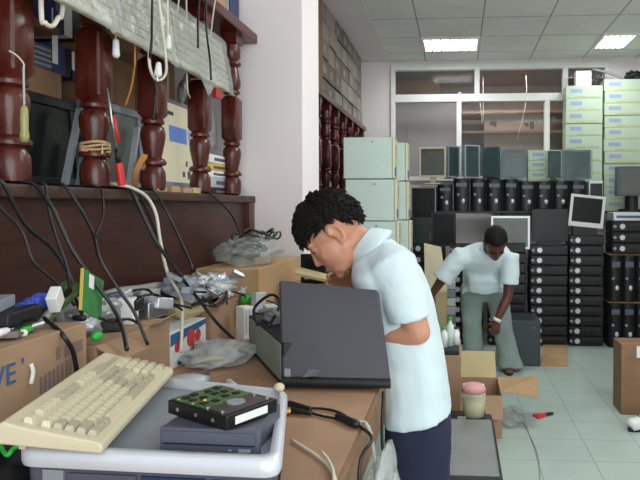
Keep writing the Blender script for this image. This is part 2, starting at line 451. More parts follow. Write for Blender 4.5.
# collar
bm = BM()
nk = (Q(350, 238)-Q(370, 252)).normalized(); b_ = V((0, 1, 0)); a_ = b_.cross(nk).normalized(); c0 = Q(369, 249)
def cr(c, r1, r2): return circ(c, a_, b_, r1, r2, 32)
rings(bm, [cr(c0-nk*.034, .070, .085), cr(c0-nk*.030, .094, .118), cr(c0-nk*.022, .096, .118), cr(c0+nk*.008, .080, .090), cr(c0+nk*.032, .067, .071), cr(c0+nk*.036, .064, .068), cr(c0+nk*.034, .060, .064), cr(c0-nk*.0, .058, .066)], cap=False)
part('collar', bm, m_shirt, m1, world=True, smooth=True)
def wedge(pts, m_, nm, n): slab(bm := BM(), pts, n); part(nm, bm, m_, m1, world=True, bevel=.003)
wedge([Q(353, 262, 1.98), Q(360, 266, 1.95), Q(368, 292, 1.95), Q(362, 292, 1.98)], m_shirtb, 'placket', V((.012, .01, 0)))
# shorts
bm = BM()
loft(bm, [(Q(418, 398), .100, .156), (Q(419, 415), .102, .160), (Q(420, 447), .108, .170)], (0, 1, 0))
for s in (-1, 1):
    h0 = V((hip.x, YM+s*.08, .74)); kn = V((hip.x+.004, YM+s*.09, .545)); loft(bm, [(h0, .108, .09), (h0.lerp(kn, .5), .110, .092), (kn, .104, .09)], (0, 1, 0))
remesh('shorts', bm, m_navy, m1, voxel=.009, sm=3, disp=.004, dscale=9)
for s in (-1, 1):
    an = V((hip.x+.03, YM+s*.11, .0)); bm = BM(); loft(bm, [(an+V((.09, 0, .012)), .012, .03), (an+V((.03, 0, .012)), .012, .042), (an+V((-.09, 0, .012)), .012, .048), (an+V((-.16, 0, .012)), .012, .042), (an+V((-.185, 0, .012)), .011, .02)], (0, 1, 0))
    part('sandal', bm, m_black, m1, world=True, smooth=True)

# ---- bending man at the back
Y2 = 5.2
m2 = thing('person', 'bending man in white short-sleeved shirt and grey trousers before the stacked computers', 'person', (P(484, 370, 5.3).x, 5.3, 0))
bm = BM()
pel = P(483, 284, 5.32); che = P(484, 262, 5.03); nek = P(491, 247, 4.86)
loft(bm, [(pel+V((0, 0, -.06)), .08, .13), (pel, .085, .135), (P(483, 272, 5.18), .085, .13), (che, .085, .14), (P(486, 253, 4.93), .07, .13), (P(490, 248, 4.88), .05, .07)], (1, 0, 0))
hc2 = P(495.5, 243, 4.74)
seg(bm, [(P(489, 251, 4.90), .065), (P(492, 247, 4.82), .056), (hc2+V((0, .04, 0)), .055)])
at2, ax2 = head(bm, hc2, (.10, -.50, -.86), (.05, -.86, .50), 1.08)
SL, EL, WL = P(459, 257, 4.93), P(441, 281, 4.95), P(430, 297, 4.98)
SR, ER, WR = P(511, 259, 4.92), P(508, 296, 4.92), P(497, 320, 4.90)
seg(bm, [(SL, .05), (SL.lerp(EL, .5), .05), (EL, .042), (WL, .028)])
seg(bm, [(SR, .05), (SR.lerp(ER, .5), .05), (ER, .043), (ER.lerp(WR, .4), .042), (WR, .029)])
hand(bm, WL, (-.7, .1, -.6), (-.3, -.9, .2), (0, -1, 0), curl=.4); hand(bm, WR, (-.15, .05, -1), (0, -1, 0), (-1, 0, 0), curl=.45)
lg = []
for (hx, hy), (kx, ky), (fx, fy) in (((472, 284), (472, 322), (474, 368)), ((496, 286), (502, 325), (508, 372))):
    h0 = P(hx, hy, 5.30); kn = P(kx, ky, 5.24); an = P(fx, fy-9, 5.30); an.z = .09; lg.append((h0, kn, an))
    seg(bm, [(h0, .095), (kn, .06), (an, .04)])
    loft(bm, [(an+V((0, .06, -.055)), .03, .03), (an+V((0, .0, -.05)), .035, .038), (an+V((0, -.09, -.062)), .025, .042), (an+V((0, -.16, -.07)), .015, .035)], (1, 0, 0))
    seg(bm, [(an, .04), (an+V((0, -.02, -.05)), .035)])
remesh('body', bm, m_skind, m2, voxel=.009, sm=3)
face_parts(m2, at2, ax2, 1.08, mat('lip_dark', (92, 48, 44), .5, var=0))
hair(m2, at2, ax2, 1.08, m_hair, .006, math.radians(30), math.radians(-35), 0, 5)
bm = BM()
loft(bm, [(P(483, 293, 5.20), .125, .185), (pel+V((0, -.02, .02)), .125, .18), (P(483, 272, 5.17), .125, .175), (che, .122, .195), (P(486, 253, 4.93), .108, .20), (P(490, 249, 4.885), .07, .11)], (1, 0, 0))
cone_flat(bm, [(SL.lerp(che, .6), .085), (SL.lerp(che, .3), .092), (SL+V((.01, 0, 0)), .088), (SL.lerp(EL, .5), .082), (SL.lerp(EL, .95), .086)])
cone_flat(bm, [(SR.lerp(che, .6), .085), (SR.lerp(che, .3), .092), (SR-V((.01, 0, 0)), .088), (SR.lerp(ER, .4), .080), (SR.lerp(ER, .68), .084)])
loft(bm, [(P(470, 262, 5.03), .05, .05), (P(484, 280, 5.0), .06, .13), (P(484, 291, 5.05), .05, .13)], (1, 0, 0))
remesh('shirt', bm, m_shirt, m2, voxel=.011, sm=4, disp=.008, dscale=9)
bm = BM(); nk2 = (hc2-P(489, 251, 4.9)).normalized(); a_ = V((1, 0, 0)); b_ = nk2.cross(a_).normalized(); c0 = P(490.5, 249, 4.87)
rings(bm, [circ(c0-nk2*.02, a_, b_, .085, .08, 28), circ(c0+nk2*.02, a_, b_, .066, .064, 28), circ(c0+nk2*.02, a_, b_, .061, .059, 28), circ(c0-nk2*.01, a_, b_, .07, .07, 28)], cap=False); part('collar', bm, m_shirt, m2, world=True, smooth=True)
bm = BM()
loft(bm, [(pel+V((0, -.01, .02)), .112, .165), (pel+V((0, 0, -.06)), .118, .17), (pel+V((0, 0, -.14)), .10, .16)], (1, 0, 0))
for k, (h0, kn, an) in enumerate(lg):
    fl_ = .09 if k == 0 else .115
    e_ = V((an.x+(.02 if k else 0), an.y-.01, .045))
    loft(bm, [(h0+V((0, 0, -.02)), .10, .105), (h0.lerp(kn, .5), .095, .10), (kn, .082, .085), (kn.lerp(e_, .5), .082, .088), (e_, .095, fl_)], (1, 0, 0))
remesh('trousers', bm, m_trous, m2, voxel=.011, sm=3, disp=.007, dscale=10)
for (h0, kn, an) in lg:
    c_ = V((an.x, an.y-.05, 0)); bm = BM(); cs = [[c_+V((.044*math.cos(u), .13*math.sin(u), z)) for u in [2*PI*i/20 for i in range(20)]] for z in (0, .02)]; part('shoe_sole', rings(bm, cs), m_black, m2, world=True)
bm = BM(); tw_ = (WR-ER).normalized(); a_, b_ = frame_of(tw_); rings(bm, [circ(WR-tw_*.015, a_, b_, .035, .035, 16), circ(WR+tw_*.012, a_, b_, .033, .033, 16)]); part('wristband', bm, m_whitep, m2, world=True, smooth=True)

# ================================================================== the room
D = 7.15; CZ = 3.17
m_floor = grid_mat('floor_tiles', (176, 190, 182), (138, 152, 144), .318, .318, .4536, 3.74, .006, .28)
m_ceil = grid_mat('ceiling_tiles', (232, 234, 230), (150, 152, 150), .61, .61, -.384, .05, .012, .85)
struct('floor', box(BM(), (-3.2, -1.6, -.1), (2.7, 9.0, 0)), m_floor).data.transform(Matrix.Identity(4))
fl = bpy.data.objects['floor']
for v in fl.data.vertices: v.co += fl.location
fl.location = (0, 0, 0)
cl = struct('ceiling', box(BM(), (-.8, -1.6, CZ), (2.7, D, CZ+.1)), m_ceil)
for v in cl.data.vertices: v.co += cl.location
cl.location = (0, 0, 0)
struct('trim_1', box(BM(), (-3.2, -1.6, CZ-.004), (-.8, D, CZ+.1)), m_white)            # plain plaster border of the ceiling
struct('wall_left', box(BM(), (-1.62, -1.6, 0), (-1.52, D+.1, CZ-.004)), m_white)
struct('wall_right', box(BM(), (2.6, -1.6, 0), (2.7, D+.1, CZ)), m_white)
pf = PX(250, 207, XP).y
pxr = P(303, 150, pf).x; pyb = PX(319, 150, pxr).y
struct('wall_pillar', box(BM(), (-1.52, pf, 0), (pxr, pyb, CZ-.004)), m_pillar, bevel=.006)
# back wall with the interior window
wl = P(391, 65, D); wt = wl.z
wx0, wx1 = wl.x, 1.75; wz0 = 1.75
bm = BM()
box(bm, (-1.52, D, 0), (wx0, D+.12, CZ)); box(bm, (wx1, D, 0), (2.6, D+.12, CZ))
box(bm, (wx0, D, 0), (wx1, D+.12, wz0)); box(bm, (wx0, D, wt), (wx1, D+.12, CZ))
struct('wall_back', bm, m_white)
win = thing('window_1', 'white framed interior window over the stacked computers', 'window', (wx0, D, wz0)); win['kind'] = 'structure'
del win['label']; del win['category']
def zz(py): return P(470, py, D).z
def xx(px): return P(px, 100, D).x
bm = BM(); y0, y1 = D-.03, D+.06
box(bm, (wx0, y0, wt-.07), (wx1, y1, wt)); box(bm, (wx0, y0, wz0), (wx0+.05, y1, wt-.07)); box(bm, (wx1-.05, y0, wz0), (wx1, y1, wt-.07))
box(bm, (wx0+.05, y0, wz0), (wx1-.05, y1, wz0+.05))
zb = zz(98); box(bm, (wx0+.05, y0, zb-.045), (wx1-.05, y1, zb+.045))
for px in (477, 565): box(bm, (xx(px)-.03, y0, zb+.045), (xx(px)+.03, y1, wt-.07))
for px in (459, 547): box(bm, (xx(px)-.03, y0, wz0+.05), (xx(px)+.03, y1, zb-.045))
part('window_frame', bm, m_metalw, win, world=True, bevel=.004)['kind'] = 'structure'
m_glass = mat('window_glass', (150, 150, 150), .05, var=0, alpha=.10)
part('window_pane', box(BM(), (wx0+.05, D+.02, wz0+.05), (wx1-.05, D+.026, wt-.07)), m_glass, win, world=True)['kind'] = 'structure'
# store room beyond the window
m_store = mat('store_wall', (134, 118, 108), .9, var=.15); m_stv = mat('store_board', (176, 168, 172), .8, var=.05)
struct('wall_store', box(BM(), (-1.6, 8.7, 0), (2.7, 8.8, CZ)), m_store)
struct('ceiling_store', box(BM(), (-1.6, D+.12, CZ), (2.7, 8.8, CZ+.1)), m_store)
p0 = P(394, 160, 7.7); p1 = P(456, 102, 7.7)
bd = thing('pale_board', 'pale lavender board behind the lower left window pane', 'board', ((p0.x+p1.x)/2, 7.7, .9))
part('panel', box(BM(), (p0.x-.1, 7.7, .9), (p1.x, 7.74, p1.z+.03)), m_stv, bd, world=True)
bm = BM(); box(bm, (p0.x-.05, 7.71, 0), (p0.x, 7.74, .9)); box(bm, (p1.x-.06, 7.71, 0), (p1.x-.01, 7.74, .9)); part('leg', bm, m_stv, bd, world=True)
cyl(bm := BM(), P(407, 148, 7.695), P(407, 122, 7.695), .006); part('rod', bm, m_cableg, bd, world=True)
# big carton on a rack in the store room
def carton(name, label, lo, hi, m=None, group=None, tape=True, cat='carton', tapem=None, rz=0):
    lo = V(lo); hi = V(hi); c = (lo+hi)/2; h = (hi-lo)/2; H = hi.z-lo.z
    t = thing(name, label, cat, (c.x, c.y, lo.z), rz, group)
    part('carton_body', box(BM(), (-h.x, -h.y, 0), (h.x, h.y, H)), m or m_card, t, bevel=.004)
    if tape:
        bm = BM(); box(bm, (-h.x-.0015, -.022, H*.8), (h.x+.0015, .022, H+.0015)) if h.x > h.y else box(bm, (-.022, -h.y-.0015, H*.8), (.022, h.y+.0015, H+.0015))
        part('packing_tape', bm, tapem or m_card3, t)
    return t
rk = thing('storage_rack', 'metal rack with plank shelves in the store room behind the window', 'rack', (.9, 8.3, 0))
bm = BM()
for x in (0.02, 1.95):
    for y in (7.95, 8.55): box(bm, (x-.02, y-.02, 0), (x+.02, y+.02, 2.95))
part('upright', bm, m_steel, rk, world=True)
for z in (1.86, 2.44, 2.7): part('plank', box(BM(), (0, 7.93, z-.03), (1.97, 8.57, z)), m_card3, rk, world=True)
bx0 = P(484, 142, 8.0); bx1 = P(545, 110, 8.0)
ct = carton('shipping_carton', 'large brown shipping carton with round dark marks behind window pane', (bx0.x, 8.0, 1.86), (bx1.x+.06, 8.5, bx1.z), mat('carton_faded', (150, 132, 122), .85, var=.08), tape=False)
bm = BM()
for px in (493, 526): part('printed_mark', cyl(BM(), P(px, 125, 8.001), P(px, 125, 7.998), .05 if px == 493 else .035, n=20), m_printd, ct, world=True)
box(bm, V((P(530, 129, 8).x, 7.998, P(530, 129, 8).z)), V((P(534, 121, 8).x, 8.001, P(534, 121, 8).z)))
part('printed_mark', bm, m_printd, ct, world=True)
a, b = P(395, 96, 8.2), P(432, 74, 8.2)
carton('brown_carton', 'brown carton behind the upper left window pane', (a.x, 8.2, 2.36), (b.x+.1, 8.6, b.z), m_card3, tape=False)
struct('trim_2', box(BM(), (-1.5, 8.1, 2.30), (-.02, 8.69, 2.36)), m_store)            # store room ledge
crumple(bm := BM(), P(440, 84, 8.15)+V((0, 0, -.02)), (.13, .1, .17), .35, seed=3); 
o = finish('dark_bundle', bm, m_black, smooth=True); o.location.z = 2.36; tag(o, 'dark bundle lying behind upper left window pane by the frame', 'bundle')
for z, px0, px1, nm in ((2.44, 484, 520, 'left'), (2.44, 522, 556, 'right')):
    a, b = P(px0, 97, 8.1), P(px1, 78, 8.1)
    carton('brown_carton', 'brown carton on the rack behind the upper right window pane, the %s one' % nm, (a.x, 8.1, z), (b.x, 8.5, z+.2), m_card3, tape=False)
for i, (q0, q1, nm) in enumerate((((517, 140), (526, 102), 'slanting white string behind the lower right pane, over the carton'), ((480, 103), (483, 122), 'short white string hanging behind window frame near the lower right pane'))):
    tube(bm := BM(), [V((P(*q1, 7.9).x, 7.9, CZ)), P(*q1, 7.9), P(*q0, 7.9)], .004); tag(finish('string', bm, m_cablew, smooth=True), nm, 'string')

# ceiling lights
def ceil_light(label, x0, x1, y0, y1):
    t = thing('ceiling_light', label, 'ceiling light', ((x0+x1)/2, (y0+y1)/2, CZ), group='recessed ceiling lights')
    bm = BM(); f = .03
    for lo, hi in (((x0, y0), (x1, y0+f)), ((x0, y1-f), (x1, y1)), ((x0, y0+f), (x0+f, y1-f)), ((x1-f, y0+f), (x1, y1-f))):
        box(bm, (*lo, CZ-.02), (*hi, CZ))
    part('light_frame', bm, m_metalw, t, world=True)
    em = bpy.data.materials.get('lit_diffuser') or mat('lit_diffuser', (240, 240, 235), .5, var=0, emit=(255, 250, 240), estr=5)
    part('diffuser', box(BM(), (x0+f, y0+f, CZ-.012), (x1-f, y1-f, CZ-.004)), em, t, world=True)
    bm = BM()
    for k in range(1, 6): xk = x0 + (x1-x0)*k/6; box(bm, (xk-.006, y0+f, CZ-.03), (xk+.006, y1-f, CZ-.013))
    part('louvre', bm, m_silver, t, world=True)
ceil_light('lit square ceiling light with louvres near the middle of the ceiling', -.384, .226, 6.15, 6.66)
ceil_light('smaller lit ceiling light to the right, above the pale boxes', 1.44, 1.80, 6.12, 6.66)

# ================================================================== far balustrade shelf and cartons
def baluster(bm, c, z0, z1, s=1.0):
    H = z1-z0; w = .040*s
    def z(t): return z0+H*t
    prof = [(.6, 0), (1.0, .01), (1.08, .05), (1.05, .09), (.75, .118), (1.12, .124), (1.15, .136), (1.0, .148), (.72, .155), (.86, .19), (1.05, .24), (1.08, .27), (.95, .295), (.7, .305), (.98, .312), (1.0, .325), (.8, .335)]
    lo = [(r*w, z(t)) for r, t in prof]; hi = [(r*w, z(.94-t*.94)) for r, t in prof][::-1]
    lathe(bm, lo, (c[0], c[1], 0), 18)
    zz0, zz1 = z(.33), z(.615); f = w*.97
    cs = []
    for zz_, k in ((zz0, .62), (zz0+.02, 1), (zz1-.02, 1), (zz1, .62)):
        cs.append([V((c[0]+x*f*k, c[1]+y*f*k, zz_)) for x, y in ((-1, -.85), (-.85, -1), (.85, -1), (1, -.85), (1, .85), (.85, 1), (-.85, 1), (-1, .85))])
    rings(bm, cs)
    lathe(bm, hi, (c[0], c[1], 0), 18)
    box(bm, (c[0]-w, c[1]-w, z(.935)), (c[0]+w, c[1]+w, z1))
    return bm
fy0, fy1 = pyb+.03, 6.9
fz = 2.36
fs = thing('balustrade_shelf', 'dark balustrade shelf behind the pillar under the wall of small cartons', 'shelf', (XP, fy0, 0), group='balustrade shelves')
part('base_panel', box(BM(), (XP-.05, fy0, 0), (XP, fy1, 1.46)), m_panel, fs, world=True)
part('ledge', box(BM(), (XP-.4, fy0, 1.46), (XP+.03, fy1, 1.5)), m_ledge, fs, world=True)
part('top_rail', box(BM(), (XP-.4, fy0, fz-.05), (XP+.04, fy1, fz)), m_wood, fs, world=True, bevel=.005)
part('back_panel', box(BM(), (XP-.41, fy0, 0), (XP-.4, fy1, fz)), m_panel, fs, world=True)
part('middle_shelf', box(BM(), (XP-.39, fy0, 1.86), (XP-.12, fy1, 1.88)), m_panel, fs, world=True)
y = fy0+.1; k = 0
while y < fy1: part('baluster', baluster(BM(), (XP-.02, y), 1.5, fz-.05), m_wood, fs, world=True, smooth=True); y += .36; k += 1
# wall of cartons
rows = 5; rh = (CZ-.008-fz)/rows
part_y0 = 4.78
ep = tag(finish('end_board', box(BM(), (XP-.3, 4.55, fz), (XP+.012, 4.80, CZ-.012)), m_card3), 'brown board standing at the pillar end of the carton wall', 'board')
for r in range(rows):
    y = 4.82; i = 0
    while y < 6.86:
        L = random.uniform(.26, .36); e = min(y+L, 6.9)
        if 6.9-e < .12: e = 6.9
        dx = random.uniform(-.012, .008)
        lab = 'small grey carton, %s row of the carton wall, %s from the pillar end' % (ORD[rows-1-r] if r < rows-1 else 'top', ORD1[i])
        t = thing('small_carton', lab, 'carton', (XP-.14+dx, (y+e)/2, fz+r*rh), group='cartons on the far balustrade shelf')
        part('carton_body', box(BM(), (-.13, -(e-y)/2+.006, 0), (.13, (e-y)/2-.006, rh-.012)), random.choice(m_carton_g), t, bevel=.003)
        hl = (e-y)/2
        part('paper_label', box(BM(), (.1295, -hl*.55, rh*.25), (.1315, hl*random.uniform(-.1, .4), rh*.62)), m_carton_g[1], t)
        y = e; i += 1

# ================================================================== white tower cases stacked by the pillar
def white_case(loc, label, rz=0):
    t = thing('white_computer_case', label, 'computer case', loc, rz, 'stacked white computer cases')
    w, d, h = .385, .19, .33
    part('case_body', box(BM(), (-w/2, -d/2, 0), (w/2, d/2, h-.004)), m_case, t, bevel=.006)
    bm = BM(); box(bm, (w/2, -d/2, 0), (w/2+.025, d/2, h-.004)); part('front_bezel', bm, m_caseb, t, bevel=.01)
    part('drive_bay', box(BM(), (w/2+.02, -.07, .19), (w/2+.028, .07, .225)), m_beige, t)
    part('drive_bay', box(BM(), (w/2+.02, -.07, .24), (w/2+.028, .07, .275)), m_beige, t)
    part('blue_badge', box(BM(), (w/2+.02, -.09, .02), (w/2+.03, -.035, .09)), m_blue, t)
    part('screw', cyl(BM(), (.04, -d/2-.003, h-.04), (.04, -d/2+.002, h-.04), .006), m_black, t)
    return t
for j, (yy, xr, nm) in enumerate(((4.72, -.52, 'nearer'), (5.12, -.455, 'farther'))):
    for k in range(6):
        white_case((xr-.1925+(0, .012, .03, .02, .01, .02)[k]+random.uniform(-.004, .004), yy+.095, .333*(5-k)), 'white computer case lying on its side, %s in the %s stack beside the pillar' % (ORD[k], nm))

# ================================================================== black computers along the back wall
Y1 = 6.26
def desktop(label, loc, w=.385, d=.3, h=.107, bright=False):
    t = thing('desktop_computer', label, 'computer', loc, 0, 'stacked black desktop computers')
    part('case_body', box(BM(), (-w/2, .02, .004), (w/2, d, h-.004)), m_black, t)
    bm = BM(); box(bm, (-w/2+.004, 0, .006), (w/2-.004, .022, h-.008)); t = part('front_panel', bm, m_blackg, t, bevel=.006)
    part('drive_slot', box(BM(), (-w*.1, -.002, h*.55), (w*.42, .004, h*.82)), m_dgrey if bright else m_black, t)
    bm = BM(); cyl(bm, (-w*.27, -.006, h*.5), (-w*.27, .004, h*.5), .026, .03, 18); part('silver_button', bm, m_silver, t, smooth=False)
    bm = BM(); cyl(bm, (-w*.45, -.004, h*.5), (-w*.45, .004, h*.5), .016, .018, 14); part('power_button', bm, m_greyp, t)
    return t.parent
cols = [(449, 484, 10, 'behind the bending man\'s trousers', .105), (488, 526, 10, 'behind the bending man\'s arm', .107), (530, 568, 10, 'below the plain dark panel', .1045), (569, 604, 11, 'below the tilted silver screen', .1045)]
tops = []
for px0, px1, n, nm, h in cols:
    a, b = P(px0, 345, Y1), P(px1, 345, Y1)
    for k in range(n):
        desktop('black desktop computer, %s from the top of the stack %s' % ('topmost' if k == n-1 else ORD1[n-1-k], nm) if k < n-1 else 'black desktop computer, topmost of the stack %s' % nm,
                ((a.x+b.x)/2+random.uniform(-.004, .004), Y1+random.uniform(0, .012), k*h), w=b.x-a.x-.012, h=h)
    tops.append(((a.x+b.x)/2, n*h))
# right-hand stack: upright towers with three desktops on top
def tower(label, loc, w=.165, d=.29, h=.35, rz=0, lit=True, group='black tower computers in a row'):
    t = thing('tower_computer', label, 'computer', loc, rz, group)
    part('case_body', box(BM(), (-w/2, .03, 0), (w/2, d, h-.003)), m_black, t)
    cs = []
    for z in (0, h-.003):
        cs.append([V((-w/2+.004, .03, z))] + [V((w*.49*math.sin(u), .03-.03*math.cos(u), z)) for u in [PI*(-.5+k/8) for k in range(9)]] + [V((w/2-.004, .03, z))])
    bm = rings(BM(), cs); t = part('front_panel', bm, m_blackg, t, bevel=.004)
    part('drive_door', box(BM(), (-w*.33, -.004, h*.74), (w*.33, .01, h*.86)), m_dgrey, t)
    bm = BM(); ell(bm, (w*.1, .0, h*.3), (.02, .008, .028), sub=2); part('silver_badge', bm, m_silver, t, smooth=True)
    bm = BM(); ell(bm, (-w*.2, .004, h*.5), (.016, .008, .016), sub=2); part('power_button', bm, m_greyp, t, smooth=True)
    return t.parent
Yr = 6.2
a = P(607, 345, Yr)
for tier, (z, hh) in enumerate(((0, .46), (.47, .48))):
    for k in range(4):
        tower('black upright tower, %s from the left in the %s row behind right-hand carton' % (ORD1[k], ('bottom', 'upper')[tier]), (a.x+.09+k*.135, Yr+.02, z), w=.125, h=hh, group='upright black towers at the right')
    if tier == 0: tag(finish('plywood_sheet', box(BM(), (a.x+.02, Yr+.03, .458), (a.x+.575, Yr+.32, .47)), m_card3), 'thin sheet between two rows of upright black towers at right', 'board')
tag(finish('plywood_sheet', box(BM(), (a.x+.02, Yr+.03, .948), (a.x+.575, Yr+.32, .96)), m_card3), 'thin sheet under the three desktop computers at far right', 'board')
for k in range(3): desktop('black desktop computer, %s of three stacked at far right' % ('bottom', 'middle', 'top')[k], (a.x+.26, Yr, .962+k*.112), w=.42, h=.112)
t = thing('silver_video_player', 'silver slim player lying on top of the far right computers', 'player', (a.x+.26, Yr+.02, .962+.336))
part('case_body', box(BM(), (-.2, 0, 0), (.2, .26, .09)), m_silver, t, bevel=.008); part('front_strip', box(BM(), (-.17, -.004, .03), (.1, .004, .055)), m_dgrey, t); part('front_strip', box(BM(), (.12, -.004, .02), (.17, .004, .07)), m_whitep, t)

# dark steel shelf that carries the towers
sx0, sx1 = P(408, 210, 6.6).x, P(605, 210, 6.6).x
zt = P(500, 211, 6.57).z
sh = thing('steel_shelf', 'black steel shelf carrying the row of tower computers', 'shelf', ((sx0+sx1)/2, 6.8, 0))
part('shelf_plate', box(BM(), (sx0, 6.575, zt-.025), (2.3, 7.11, zt)), m_black, sh, world=True)
for x in (sx0+.02, (sx0+sx1)/2, 2.27):
    for yy in (6.61, 7.08): part('leg', box(BM(), (x-.018, yy-.018, 0), (x+.018, yy+.018, zt-.025)), m_black, sh, world=True)
edges = [(420, 436), (437, 452), (453, 469), (470, 485), (486, 502), (503, 518), (519, 535), (536, 552), (553, 569), (570, 586)]
tw_top = []
for k, (e0, e1) in enumerate(edges):
    a, b = P(e0, 211, 6.58), P(e1+1, 211, 6.58)
    hh = P(500, (186, 184, 178, 178, 179, 179, 181, 181, 181, 181)[k], 6.58).z - zt
    tower('black tower computer with silver badge, %s from the left in the row' % ORD1[k], ((a.x+b.x)/2, 6.58, zt), w=b.x-a.x-.008, h=hh); tw_top.append(zt+hh)
a, b = P(589, 211, 6.58), P(603, 181, 6.58)
t = thing('white_computer', 'small white computer with dark top at right end of tower row', 'computer', ((a.x+b.x)/2, 6.58, zt))
w = (b.x-a.x)/2; part('case_body', box(BM(), (-w, 0, 0), (w, .28, b.z-zt)), m_case, t, bevel=.005); part('dark_front', box(BM(), (-w+.012, -.004, (b.z-zt)*.42), (w-.006, .006, (b.z-zt)*.92)), m_black, t)

# flat monitors
def lcd(name, label, x0, y0, x1, y1, Y, zbase, fm, sm, tilt=0, rz=0, bez=.022, stand=True, group='flat monitors', thick=.045, low=0, cat='monitor'):
    """screen fills pixels x0..x1, y0..y1 at depth Y; foot stands on zbase"""
    a, b = P(x0, y1, Y), P(x1, y0, Y); w = b.x-a.x; h = b.z-a.z; zc = a.z-zbase
    t = thing(name, label, cat, ((a.x+b.x)/2, Y, zbase), rz, group)
    M_ = Matrix.Translation((0, 0, zc)) @ rot('Y', tilt)
    bm = BM(); c = bez; l = bez+low
    for lo, hi in (((-w/2, 0, 0), (w/2, .02, l)), ((-w/2, 0, h-c), (w/2, .02, h)), ((-w/2, 0, l), (-w/2+c, .02, h-c)), ((w/2-c, 0, l), (w/2, .02, h-c))): box(bm, lo, hi, m=M_)
    fr_ = part('screen_frame', bm, fm, t)
    part('screen', box(BM(), (-w/2+c, .008, l), (w/2-c, .014, h-c), m=M_), sm, fr_)
    part('back_shell', box(BM(), (-w/2+.008, .015, .008), (w/2-.008, thick, h-.008), m=M_), fm, t, bevel=.008)
    if stand:
        part('neck', box(BM(), (-.03, thick-.01, 0), (.03, thick+.02, zc+h*.4)), fm, t)
        part('foot', box(BM(), (-w*.3, 0, 0), (w*.3, .13, .014)), fm, t, bevel=.004)
    else:
        part('foot', box(BM(), (-w*.35, .012, 0), (w*.35, thick+.03, max(.012, zc+.012))), m_black, t)
    return t
# on the stacks
z_ = lambda i: tops[i][1]
lcd('flat_monitor', 'flat monitor with silver frame and grey screen right of the bending man', 491, 216, 530, 249, 6.30, z_(1), m_silver, m_scrg, stand=False)
t = lcd('flat_monitor', 'plain dark flat panel seen from its back, between two silver screens', 532, 209, 568, 241, 6.3, z_(2), m_black, m_blackg, stand=False, bez=.008)
lcd('flat_monitor', 'tilted flat monitor with white frame and black screen over the desktop stack', 568, 195, 603, 227, 6.3, z_(3), m_whitep, m_scr, tilt=.10, stand=False, bez=.028, low=.02)
lcd('flat_monitor', 'black flat monitor directly left of the bending man\'s shoulder', 431, 212, 456, 246, 6.28, z_(0), m_blackg, m_scr, stand=False)
# left end: pile of dark machines
a, b = P(409, 345, 6.3), P(446, 345, 6.3)
hz = P(430, 243, 6.3).z/9
for k in range(9):
    desktop('black desktop computer, %s of the pile beside the white cases' % (('bottom' if k == 0 else 'topmost' if k == 8 else '%s from the bottom' % ORD1[k])), ((a.x+b.x)/2, 6.3, k*hz), w=b.x-a.x-.02, h=hz, d=.26)
lcd('flat_monitor', 'low dark teal monitor left of the black one, beside the white cases', 409, 217, 430, 243, 6.31, 9*hz, m_black, m_scrt, stand=False)
lcd('flat_monitor', 'black monitor with thin grey frame high beside the white cases', 411, 187, 436, 219, 6.5, 9*hz, m_greyp, m_scr, bez=.012, stand=True)
# on the towers
def wrap(o, w, h, d, m, z0=0):
    bm = BM(); t = BM(); bmesh.ops.create_cube(t, size=1); bmesh.ops.subdivide_edges(t, edges=t.edges[:], cuts=7, use_grid_fill=True)
    for v in t.verts:
        k = noise.noise(v.co*7+V((w*50, h*30, 0)))*.012+noise.noise(v.co*17)*.005
        v.co = V((v.co.x*w, v.co.y*d+d/2-.02, (v.co.z+.5)*h+z0)) + v.co.normalized()*k
    me = bpy.data.meshes.new('t'); t.to_mesh(me); t.free(); bm.from_mesh(me)
    p = part('plastic_wrap', bm, m, o); return p
lcd('flat_monitor', 'beige framed grey monitor at the left end on the towers', 419, 147, 446, 177, 6.62, tw_top[1], m_beige, m_scrg, rz=-.12, bez=.018)
t = lcd('wrapped_monitor', 'dark monitor turned sideways under clear wrap, second on the towers', 447, 146, 461, 177, 6.62, tw_top[2], m_greyp, m_scr, rz=.6, bez=.012); wrap(t, .165, .33, .12, m_wrapt, .02)
t = lcd('wrapped_monitor', 'dark monitor in clear wrap, third on the towers', 464, 145, 481, 178, 6.62, tw_top[3], m_silver, m_scrt, rz=.5, bez=.012); wrap(t, .195, .35, .12, m_wrapt, .02)
t = lcd('wrapped_monitor', 'dark monitor in loose wrap, fourth on the towers', 482, 147, 500, 178, 6.62, tw_top[4], m_black, m_scrt, rz=-.4); wrap(t, .2, .33, .12, m_wrapt, .02)
t = lcd('wrapped_monitor', 'teal looking monitor wrapped in shiny plastic in the middle of the row', 501, 149, 527, 178, 6.62, tw_top[6], m_dgrey, m_scrt); wrap(t, .30, .32, .12, m_wrapt, .02)
t = lcd('wrapped_monitor', 'narrow wrapped monitor against the pale boxes', 548, 151, 561, 178, 6.62, tw_top[8], m_black, m_scrt, rz=.1); wrap(t, .15, .3, .12, m_wrapt, .01)
t = lcd('wrapped_monitor', 'wrapped flat monitor at the right end in front of pale boxes', 562, 150, 591, 179, 6.62, tw_top[9], m_dgrey, m_scrt); wrap(t, .34, .33, .12, m_wrapt, .01)

